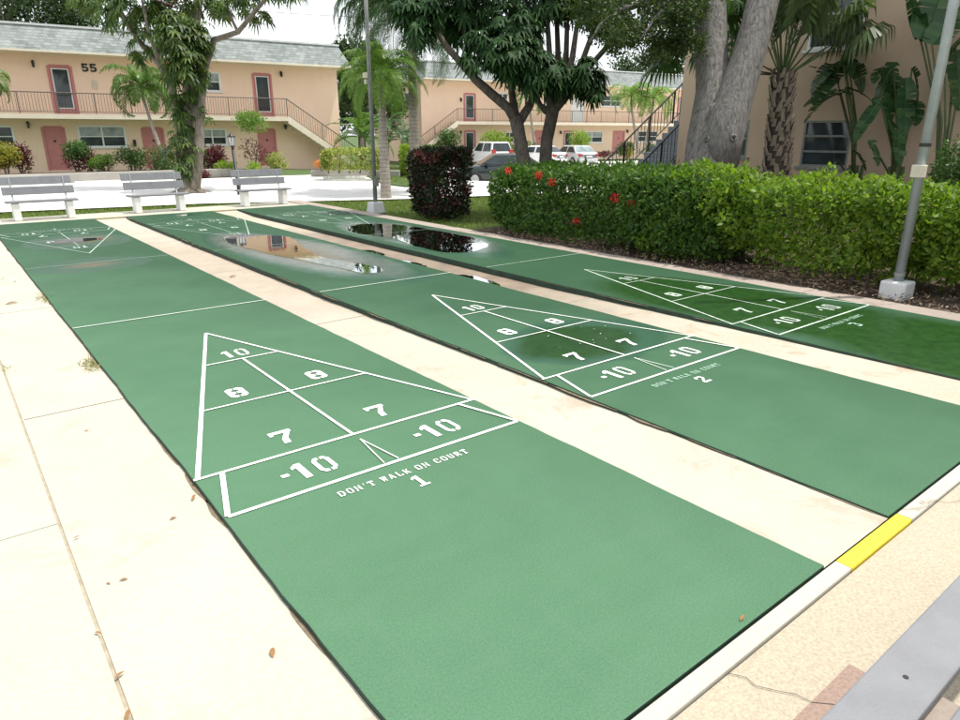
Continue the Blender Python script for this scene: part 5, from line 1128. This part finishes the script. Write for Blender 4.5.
px_shrub(628, 158, 10, 9, 52, 'small yellow-leaved croton at the foot of the two small palms', 'shrubyellow', 200, .2, .4)
px_shrub(651, 157, 16, 11, 52.5, 'dark low shrub right of the two small palms', 'shrub', 400, .2, .5)
px_shrub(463, 160, 10, 8, 53, 'small yellow shrub beside the far ground-floor door', 'shrubyellow', 150, .2, .4)
px_shrub(604, 157, 20, 6, 53, 'low red-green shrub below the far ground-floor window', 'redleaf', 200, .2, .4)

# --- trees in the distance
def far_tree(px, pytop, pybase, wpx, d, label, n, mat='farleaf', L=.3):
    k = FPX/d; b = at(px, pybase, d); h = (pybase-pytop)/k; w = wpx/k; r = tagroot('background_tree', b, label, 'tree', 'trees behind the apartment blocks')
    m = MB(); m.tube([(0, 0, -.5), (.1, 0, h*.3), (0, .1, h*.6), (.1, 0, h*.85)], [.3, .25, .16, .05], 8, nz=.2)
    for q in range(5): a = q*1.3; m.tube([(0, 0, h*.35+.04*h*q), (w*.2*math.cos(a), w*.2*math.sin(a), h*.55+.04*h*q), (w*.35*math.cos(a), w*.35*math.sin(a), h*.7+.03*h*q)], [.12, .08, .03], 6)
    m.build('trunk', M['darkbark'], r); lc = LC()
    for q in range(26):
        dd = unit(1)[0]; c = np.array([dd[0]*w*.36, dd[1]*w*.36, h*.62+dd[2]*h*.30]); s = random.uniform(.12, .2); leafball(lc, c, (w*s, w*s, h*s*.7), n//26, L, .5, .3)
    lc.build('crown', M[mat], r); return r
far_tree(30, -62, 160, 170, 52, 'dark tree rising behind the roof of block 55 at the left', 14000, L=.3)
far_tree(78, -28, 160, 90, 56, 'second dark tree behind block 55, right of the leftmost one', 7000, L=.3)
far_tree(362, 45, 155, 62, 50, 'dense dark tree in the gap between the peach blocks', 12000, L=.28)
far_tree(385, 70, 155, 50, 53, 'dark tree behind the slim ringed palm', 3500, L=.28)
far_tree(335, 85, 155, 40, 62, 'far dark tree at the corner of block 55', 2500, L=.3)
far_tree(650, 48, 155, 70, 82, 'rounded tree behind the far block roof, left of the oak', 4500, L=.4)
far_tree(620, 58, 155, 50, 85, 'small tree behind the far block roof above the white door', 3000, L=.4)
far_tree(690, 40, 155, 80, 80, 'leafy tree behind the far block roof at the oak', 4500, L=.4)
far_tree(560, 60, 155, 70, 88, 'tree behind the far block roof between the twin stems', 3500, L=.4)
far_tree(410, 55, 155, 40, 75, 'tree behind the left corner of the far block', 3000, L=.4)

# --- overhead wire
a, b_ = at(120, 0, 70), at(520, 22, 70); m = MB(); mid = (a+b_)/2-np.array([0, 0, .4])
m.tube([a, (a+mid)/2-np.array([0, 0, .1]), mid, (b_+mid)/2-np.array([0, 0, .1]), b_], .02, 5, cap=False); tag(m.build('overhead_wire', M['wire']), 'thin overhead wire crossing the sky above the roof of block 55', 'wire')

# ------------------------------------------------------------------ cars
def car(p, heading, paint, label, suv=False, L=4.5, Wd=1.78, glass='carglass'):
    H = 1.68 if suv else 1.42; r = empty('parked_car', p, label, 'car', 'cars parked in the lot', heading)
    hw = Wd/2; hl = L/2
    # x forward. stations: x, z bottom, z shoulder, half width
    if suv: st = [(-hl, .45, .80, .74), (-hl+.08, .32, 1.00, .82), (-hl+.4, .25, 1.04, .88), (0, .22, 1.0, .89), (hl-1.2, .22, 1.0, .885), (hl-.6, .25, .96, .86), (hl-.12, .30, .82, .76), (hl, .42, .66, .66)]
    else: st = [(-hl, .42, .80, .70), (-hl+.08, .30, .96, .80), (-hl+.45, .22, .98, .86), (0, .20, .93, .88), (hl-1.2, .20, .92, .87), (hl-.6, .24, .86, .84), (hl-.12, .28, .72, .74), (hl, .40, .58, .64)]
    m = MB(); vs = []
    for (x, zb, zs, w) in st:
        w *= Wd/1.78
        vs += [(x, -w*.9, zb), (x, -w, zb+.14), (x, -w*1.0, (zb+zs)/2+.05), (x, -w*.96, zs-.06), (x, -w*.84, zs), (x, w*.84, zs), (x, w*.96, zs-.06), (x, w, (zb+zs)/2+.05), (x, w, zb+.14), (x, w*.9, zb)]
    k = 10; fs = [(i*k+j, i*k+(j+1) % k, (i+1)*k+(j+1) % k, (i+1)*k+j) for i in range(len(st)-1) for j in range(k)]+[tuple(range(k)), tuple((len(st)-1)*k+j for j in range(k))[::-1]]
    m.add(vs, fs); body = m.build('body', M[paint], r, True)
    # cabin
    zsh = .98 if suv else .92
    cb = [(-hl+.10, -hl+.34), (hl-1.35, hl-2.05)] if suv else [(-hl+.42, -hl+1.05), (hl-1.15, hl-1.85)]
    (rb, rt_), (fb, ftp) = cb; wb, wt = .84*Wd/1.78, .62*Wd/1.78+.04
    m = MB(); zr = H
    m.add([(rb, -wb, zsh-.03), (fb, -wb, zsh-.03), (fb, wb, zsh-.03), (rb, wb, zsh-.03), (rt_, -wt, zr-.05), (ftp, -wt, zr-.05), (ftp, wt, zr-.05), (rt_, wt, zr-.05), (rt_+.18, -wt*.85, zr), (ftp-.2, -wt*.85, zr), (ftp-.2, wt*.85, zr), (rt_+.18, wt*.85, zr)],
          [(0, 1, 5, 4), (1, 2, 6, 5), (2, 3, 7, 6), (3, 0, 4, 7), (4, 5, 9, 8), (5, 6, 10, 9), (6, 7, 11, 10), (7, 4, 8, 11), (8, 9, 10, 11)])
    m.build('roof', M[paint], r, False, bevel=.03)
    def pane(name, A_, B_, C_, D_, mat):
        A_, B_, C_, D_ = (np.array(q, float) for q in (A_, B_, C_, D_)); c = (A_+B_+C_+D_)/4; nn = np.cross(B_-A_, D_-A_); nn /= np.linalg.norm(nn)
        mm = MB(); mm.add([c+(q-c)*.90+nn*.012 for q in (A_, B_, C_, D_)]+[c+(q-c)*.9-nn*.01 for q in (A_, B_, C_, D_)], [(0, 1, 2, 3), (7, 6, 5, 4)]+[(i, 4+i, 4+(i+1) % 4, (i+1) % 4) for i in range(4)]); mm.build(name, M[mat], r)
    pane('rear_window', (rb, wb, zsh), (rb, -wb, zsh), (rt_, -wt, zr-.06), (rt_, wt, zr-.06), glass)
    pane('windscreen', (fb, -wb, zsh), (fb, wb, zsh), (ftp, wt, zr-.06), (ftp, -wt, zr-.06), 'carglass')
    for s in (-1, 1):
        xs_b = [rb+.12, (rb+fb)/2-.05, fb-.18]; xs_t = [rt_+.10, (rb+fb)/2-.08, ftp-.05]
        for j in range(2):
            q = [(xs_b[j]+.03, s*wb, zsh+.01), (xs_b[j+1]-.03, s*wb, zsh+.01), (xs_t[j+1]-.03, s*wt, zr-.07), (xs_t[j]+.03, s*wt, zr-.07)]
            if s > 0: q = [q[1], q[0], q[3], q[2]]
            pane('side_window', *q, 'carglass')
        mm = MB(); mm.box(fb-.35, fb-.2, *sorted((s*(wb+.03), s*(wb+.2))), zsh+.0, zsh+.13); mm.build('mirror', M[paint], r, bevel=.02)
        mm = MB(); lo, hi = (.78, 1.15) if suv else (.66, .86)
        mm.box(-hl-.0, -hl+.22, *sorted((s*(hw-.36), s*(hw-.085))), lo, hi); mm.build('tail_light', M['taillight'], r, bevel=.02)
        mm = MB(); mm.box(hl-.22, hl-.03, *sorted((s*(hw-.42), s*(hw-.15))), .58, .72); mm.build('headlight', M['lampglass'], r, bevel=.02)
        for x in (-hl+.85, hl-.88):
            mm = MB(); mm.tube([(x, s*(hw-.20), .32), (x, s*(hw-.02), .32), (x, s*(hw+.012), .32)], [.325, .325, .29], 20); w_ = mm.build('wheel', M['tyre'], r)
            mm = MB(); mm.tube([(x, s*(hw-.0), .32), (x, s*(hw+.02), .32)], [.21, .18], 16); mm.build('rim', M['rim'], w_)
    mm = MB(); mm.box(-hl-.05, -hl+.14, -hw*.82, hw*.82, .36, .56); mm.build('rear_bumper', M['blackplastic'] if suv else M[paint], r, bevel=.03)
    mm = MB(); mm.box(-hl-.06, -hl-.02, -.26, .26, .60, .74); mm.build('number_plate', M['plate'], r)
    return r
def cpos(px, d):
    q = at(px, 160, d); return np.array([q[0], q[1], lotz(q[0], q[1])])
viewaz = lambda px: math.atan2(*(ray(px, 160)[[1, 0]]))
car(cpos(488, 51), viewaz(488)+.50, 'carwhite', 'white sport utility vehicle parked between the croton bush and the twin trees', True, 4.5, 1.85)
car(cpos(573, 51), viewaz(573)+.52, 'carsilver', 'silver sedan parked right of the twin dark trees', False, 4.6, 1.78, 'carglasslight')
car(cpos(450, 50), viewaz(450)+.15, 'cardark', 'dark slate sedan behind the croton bush', False, 4.5, 1.75, 'carglasslight')
car(cpos(500, 31.5)-np.array([0, 0, .17]), viewaz(497)+1.75, 'cargreen', 'dark green sedan nosing out left of the twin trunks, above the hedge', False, 4.4, 1.75)
car(cpos(537, 50), viewaz(537)+.9, 'carwhite', 'white sedan half hidden between the twin dark trunks', False, 4.4, 1.75)

# ------------------------------------------------------------------ small things
def leaf_thing(px, py, z, L, rot, label, group=None):
    p = G(px, py, z); m = MB(); n = 7
    vs = []
    for i in range(n):
        t = i/(n-1); w = .32*math.sin(PI*min(1, t*.92+.06)); cz = .10*math.sin(PI*t)+.05*t; vs += [((t-.5)*L, -w*L*.5, (cz+.10*w)*L), ((t-.5)*L, 0, cz*L*.7), ((t-.5)*L, w*L*.5, (cz+.12*w)*L)]
    m.add(vs, [(i*3+j, (i+1)*3+j, (i+1)*3+j+1, i*3+j+1) for i in range(n-1) for j in range(2)])
    o = m.build('fallen_leaf', M['deadleaf'], None, True); o.location = V3(p+np.array([0, 0, .004])); o.rotation_euler = (0, 0, rot)
    return tag(o, label, 'leaf', group)
gl = 'dead leaves on the concrete'
leaf_thing(120, 676, -.02, .038, .4, 'brown curled leaf lying on the concrete left of the first court', gl)
leaf_thing(128, 716, -.02, .045, 1.2, 'brown leaf at the bottom frame edge on the left concrete', gl)
leaf_thing(98, 634, -.02, .03, 2.2, 'small dark leaf on the slab joint above the curled brown leaf', gl)
leaf_thing(77, 538, -.02, .028, .3, 'tiny dark leaf mid-way along the left slab joint', gl)
leaf_thing(194, 498, -.02, .05, 1.0, 'tan leaf against the left edge of the first court', gl)
leaf_thing(742, 619, .0, .04, .2, 'brown leaf at the near end joint of the first court', gl)
leaf_thing(922, 503, .004, .03, 1.4, 'dark leaf on the kerb right of the yellow paint', gl)
leaf_thing(12, 304, -.03, .12, .2, 'flat dark leaf on the concrete near the far left', gl)
leaf_thing(233, 277, -.06, .12, .5, 'brown leaf on the strip between the first two courts', gl)
for i in range(26):
    t = random.random(); x, y = random.choice([(random.uniform(4.3, 4.85), random.uniform(1, 8)), (random.uniform(6.75, 7.06), random.uniform(-1, 7)), (random.uniform(6.75, 7.06), random.uniform(0, 6)), (random.uniform(-.55, -.02), random.uniform(-1, 8))])
    z = -.012 if x > 6 else (-.07 if x > 4 else -.03)
    m = MB(); n = 5; L = random.uniform(.018, .05); vs = []
    for k in range(n):
        s = k/(n-1); w = .4*math.sin(PI*min(1, s*.9+.08)); cz = .15*math.sin(PI*s); vs += [((s-.5)*L, -w*L*.5, (cz+.1)*L), ((s-.5)*L, w*L*.5, cz*L+.004)]
    m.add(vs, [(k*2, k*2+2, k*2+3, k*2+1) for k in range(n-1)]); o = m.build('fallen_leaf', M['deadleaf']); o.location = (x, y, z+.004); o.rotation_euler = (0, 0, random.uniform(0, 6))
    tag(o, 'small brown leaf scattered on the concrete strips beside the courts', 'leaf', 'scattered leaves beside the courts')
def tuft(px, py, z, n, spread, h, label):
    p = G(px, py, z); lc = LC(); P = np.c_[rng.normal(size=n)*spread*.35, rng.normal(size=n)*spread, np.zeros(n)]; d = unit(n)*.9; d[:, 2] = np.abs(d[:, 2])*.6+.15
    lc.leaves(P, d, unit(n), h*(.5+rng.random(n)), .006, .05); o = lc.build('weed_tuft', M['drygrass']); o.location = V3(p); tag(o, label, 'weed', 'weeds in the court edge')
tuft(93, 366, -.03, 150, .10, .06, 'dry straw-coloured weeds at the left edge of the first court, near the big triangle')
tuft(45, 300, -.03, 110, .12, .06, 'small dry weeds further up the left edge of the first court')
tuft(5, 372, -.04, 60, .05, .05, 'dark weed sprig in the slab joint at the left frame edge')

lc = LC(); n = 14; P = np.c_[rng.normal(3.5, .24, n), rng.normal(1.0, .17, n), np.full(n, .008)]; d = unit(n); d[:, 2] *= .1
lc.leaves(P, d, np.tile([0, 0, 1.], (n, 1)), .010+.012*rng.random(n), .009); tag(lc.build('fallen_petals', M['white']), 'white petals and flecks floating on the mossy patch of the middle court', 'petals', kind='stuff')
# ------------------------------------------------------------------ light
sd = Vector((0.30, -0.16, 0.94)).normalized()
sl = bpy.data.lights.new('sun', 'SUN'); sl.energy = 3.4; sl.angle = math.radians(1.5); sl.color = (1.0, 0.955, 0.88)
so = bpy.data.objects.new('sun', sl); COL.objects.link(so); so.rotation_euler = sd.to_track_quat('Z', 'Y').to_euler()
w = bpy.data.worlds.new('World'); sc.world = w; w.use_nodes = True; nt = w.node_tree; nt.nodes.clear()
wo = nt.nodes.new('ShaderNodeOutputWorld'); bg = nt.nodes.new('ShaderNodeBackground'); bg.inputs[1].default_value = 0.15
sk = nt.nodes.new('ShaderNodeTexSky'); sk.sky_type = 'NISHITA'; sk.sun_disc = False; sk.sun_elevation = math.asin(sd.z); sk.sun_rotation = math.atan2(sd.x, sd.y); sk.dust_density = 2.5
tc = nt.nodes.new('ShaderNodeTexCoord'); mp = N(nt, 'ShaderNodeMapping'); mp.inputs['Scale'].default_value = (1, 1, 2.2); nt.links.new(tc.outputs['Generated'], mp.inputs[0])
cl = ramp(nt, noise(nt, mp.outputs[0], 2.2, 7, .6, .4), [(0.30, (.35, .35, .35)), (0.58, (1, 1, 1))]).outputs[0]
col = mixc(nt, cl, sk.outputs[0], (6.2, 6.35, 6.5)); nt.links.new(col, bg.inputs[0]); nt.links.new(bg.outputs[0], wo.inputs[0])
sc.view_settings.view_transform = 'Standard'; sc.view_settings.look = 'None'; sc.view_settings.exposure = 0.55; sc.view_settings.gamma = 1.0; sc.view_settings.use_curve_mapping = False
sc.cycles.max_bounces = 6; sc.cycles.transparent_max_bounces = 8
